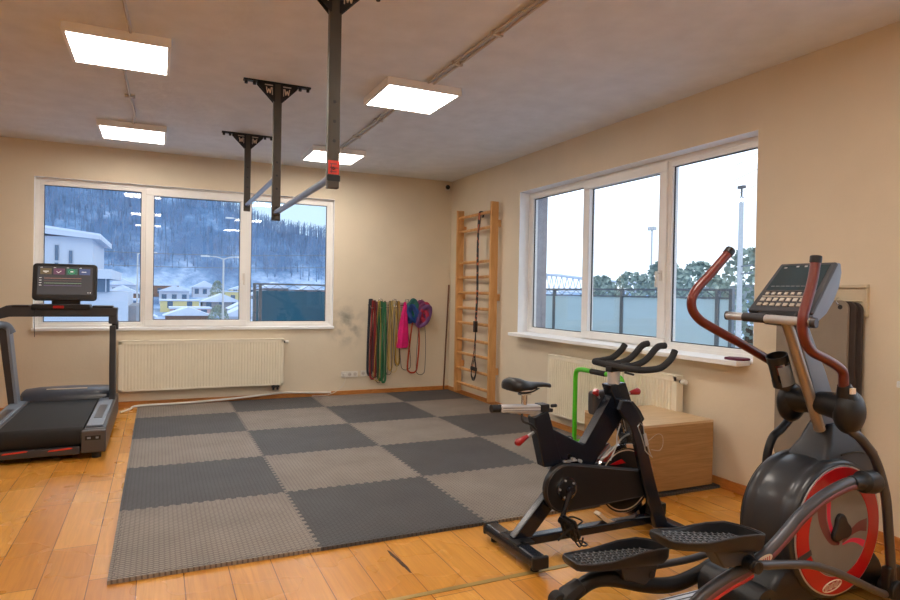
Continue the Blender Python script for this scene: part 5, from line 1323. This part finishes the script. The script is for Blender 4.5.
# power pole outside the right window
r = thing('utility_pole', (25, 16.3, GZ), 'grey concrete utility pole outside the right end of the right window', 'utility pole')
MB().tube([(25, 16.3, GZ), (25, 16.3, 6.9)], [.17, .12], 10).build('pole', M['pole'], r)
MB().tube([(25, 16.3, 6.9), (25, 16.3, 7.5)], .05, 8).box(24.9, 25.1, 16.1, 16.5, 7.35, 7.5).build('cap', M['gun'], r)
for z in (3.1, 2.7): MB().tube([(25, 16.3, z), (24.8, 15.3, z+.05)], .035, 6).build('arm', M['rail'], r)
for k, z in enumerate((9.2, 8.4, 7.6)):
    wire(25, 17, z-.6, 14, -10, z+3.4, .012, ['topmost thin wire by the utility pole', 'middle thin wire by the utility pole', 'lowest thin wire by the utility pole'][k], .5)
r = thing('light_mast', (62, 63.2, GZ), 'thin light mast above the trees in the middle of the right window', 'mast')
MB().tube([(62, 63.2, GZ), (62, 63.2, 11.2)], [.2, .12], 8).build('pole', M['pole'], r); MB().box(61.7, 62.3, 62.6, 63.8, 11.1, 11.6).build('lamp_head', M['pole'], r)
# white truss footbridge
r = thing('truss_bridge', (60, 80, GZ), 'white steel truss bridge outside the left of the right window', 'bridge')
mb = MB(); pa = [(60, 95, 5.3), (60, 84, 4.8), (60, 72, 3.7), (60, 60, 3.0)]; pb = [(60, 95, 2.3), (60, 84, 2.2), (60, 72, 2.1), (60, 60, 2.1)]
def lerp(P_, t):
    t *= len(P_)-1; i = min(int(t), len(P_)-2); f = t-i; return V(P_[i])*(1-f)+V(P_[i+1])*f
mb.tube(pa, .25, 6); mb.tube(pb, .2, 6)
for k in range(22):
    a = lerp(pa, k/22); b = lerp(pb, (k+.5)/22); c = lerp(pa, (k+1)/22); mb.tube([a, b], .09, 5); mb.tube([b, c], .09, 5)
mb.build('truss', M['bldwhite'], r)
for y in (90, 73, 64): MB().tube([(60, y, GZ), (60, y, 2.2)], .45, 8).build('pier', M['bldwhite'], r)
# trees outside the right window
def tree(x, y, h, w, seed, label, cm='evergreen', bare=False, group='trees beyond the balcony'):
    rnd = random.Random(seed); r = thing('tree', (x, y, GZ), label, 'tree', group)
    MB().tube([(x, y, GZ), (x, y, GZ+h*.5)], [w*.06, w*.04], 6).build('trunk', M['bark'], r)
    mb = MB()
    for _ in range(1300):
        a = rnd.uniform(0, 2*PI); t = rnd.random()**.6; z = rnd.uniform(.18, 1.0); rr = w*.5*math.sin(PI*min(1, .12+z*.86))**.6*t**.5
        px, py, pz = x+rr*math.cos(a), y+rr*math.sin(a), GZ+h*z; s_ = rnd.uniform(.25, .55)*w*.085
        n_ = V((rnd.uniform(-1, 1), rnd.uniform(-1, 1), rnd.uniform(-.6, 1))).normalized(); u = n_.orthogonal().normalized(); v = n_.cross(u)
        c = V((px, py, pz)); vs = [c+u*s_+v*s_*.3, c+v*s_*1.1, c-u*s_-v*s_*.2, c-v*s_]
        mb.add(vs, [(0, 1, 2, 3)])
    mb.build('crown', M[cm], r, flat=True)
tl_ = [(44, 52.0, 10.2, 8, 'round evergreen tree under the truss bridge'), (42, 44.5, 10.4, 7.5, 'evergreen tree by the left frame of the middle sash'),
       (40, 37.5, 11.2, 9, 'broad evergreen tree in the middle of the right window'), (38, 31.5, 10.8, 8, 'evergreen tree beside the window handle'),
       (37, 25.5, 11.6, 8.5, 'tallest evergreen tree behind the raised red handle'), (36, 20.5, 11.0, 7.5, 'evergreen tree just left of the utility pole'),
       (38, 15.5, 10.6, 7.5, 'evergreen tree right of the utility pole'), (52, 62, 10.4, 8, 'evergreen tree furthest back beside the bridge')]
for k, (x, y, h, w, lb) in enumerate(tl_): tree(x, y, h, w*.8, 20+k, lb)
tb = [(-6.5, 92, 5, 3.5, 'small dark bush in front of the nearest row of the town, left end'), (4.5, 92, 5, 3.5, 'small dark tree in front of the nearest row of the town, middle'), (21.5, 92, 5, 3.5, 'small dark tree in front of the nearest row of the town, right end'), (33, 121, 6, 4, 'dark tree standing alone right of the middle row of the town'), (8, 138, 6, 4, 'dark tree between the middle and second farthest rows')]
for k, (x, y, h, w, lb) in enumerate(tb): tree(x, y, h+(terr(x, y)-GZ), w, 60+k, lb, group='trees in the town')

# ------------------------------------------------------------------ world: overcast winter sky, brighter towards the right-hand side
w = bpy.data.worlds.new('overcast_sky'); S.world = w; w.use_nodes = True; nt = w.node_tree; N = nt.nodes.new; L = nt.links.new
bg = nt.nodes['Background']; tc = N('ShaderNodeTexCoord'); sx = N('ShaderNodeSeparateXYZ'); L(tc.outputs['Generated'], sx.inputs[0])
mr = N('ShaderNodeMapRange'); L(sx.outputs['Y'], mr.inputs[0]); mr.inputs[1].default_value = .965; mr.inputs[2].default_value = .86
nz = N('ShaderNodeTexNoise'); nz.inputs['Scale'].default_value = 2.2; nz.inputs['Detail'].default_value = 4; L(tc.outputs['Generated'], nz.inputs['Vector'])
c1 = N('ShaderNodeMix'); c1.data_type = 'RGBA'; L(mr.outputs[0], c1.inputs[0]); c1.inputs[6].default_value = (.28, .37, .47, 1); c1.inputs[7].default_value = (.58, .64, .70, 1)
c2 = N('ShaderNodeMix'); c2.data_type = 'RGBA'; c2.blend_type = 'MULTIPLY'; c2.inputs[0].default_value = .12; L(c1.outputs[2], c2.inputs[6]); L(nz.outputs['Color'], c2.inputs[7])
L(c2.outputs[2], bg.inputs['Color']); bg.inputs['Strength'].default_value = 2.5

# ------------------------------------------------------------------ camera
F_, yaw, pit, rol = 627.24, .4356963, -.0115954, .0180106
cam = bpy.data.cameras.new('camera'); cam.sensor_width = 36; cam.lens = F_/900*36; cam.clip_end = 2000; cam.clip_start = .05
co = bpy.data.objects.new('camera', cam); C.objects.link(co); co.location = (-3.75826, -8.07898, 1.3886)
f = V((math.sin(yaw)*math.cos(pit), math.cos(yaw)*math.cos(pit), math.sin(pit))); rr = V((math.cos(yaw), -math.sin(yaw), 0)); uu = rr.cross(f)
c_, s_ = math.cos(rol), math.sin(rol); r2 = rr*c_+uu*s_; u2 = rr*-s_+uu*c_
m3 = Matrix((r2, u2, -f)).transposed(); co.rotation_euler = m3.to_euler()
S.camera = co
S.view_settings.view_transform = 'Standard'; S.view_settings.look = 'None'; S.view_settings.gamma = 1; S.view_settings.use_curve_mapping = False
S.view_settings.exposure = .3
cy = S.cycles; cy.max_bounces = 8; cy.diffuse_bounces = 5; cy.glossy_bounces = 4; cy.transparent_max_bounces = 12; cy.transmission_bounces = 4
cy.use_denoising = True; cy.sample_clamp_indirect = 6; cy.caustics_reflective = False; cy.caustics_refractive = False
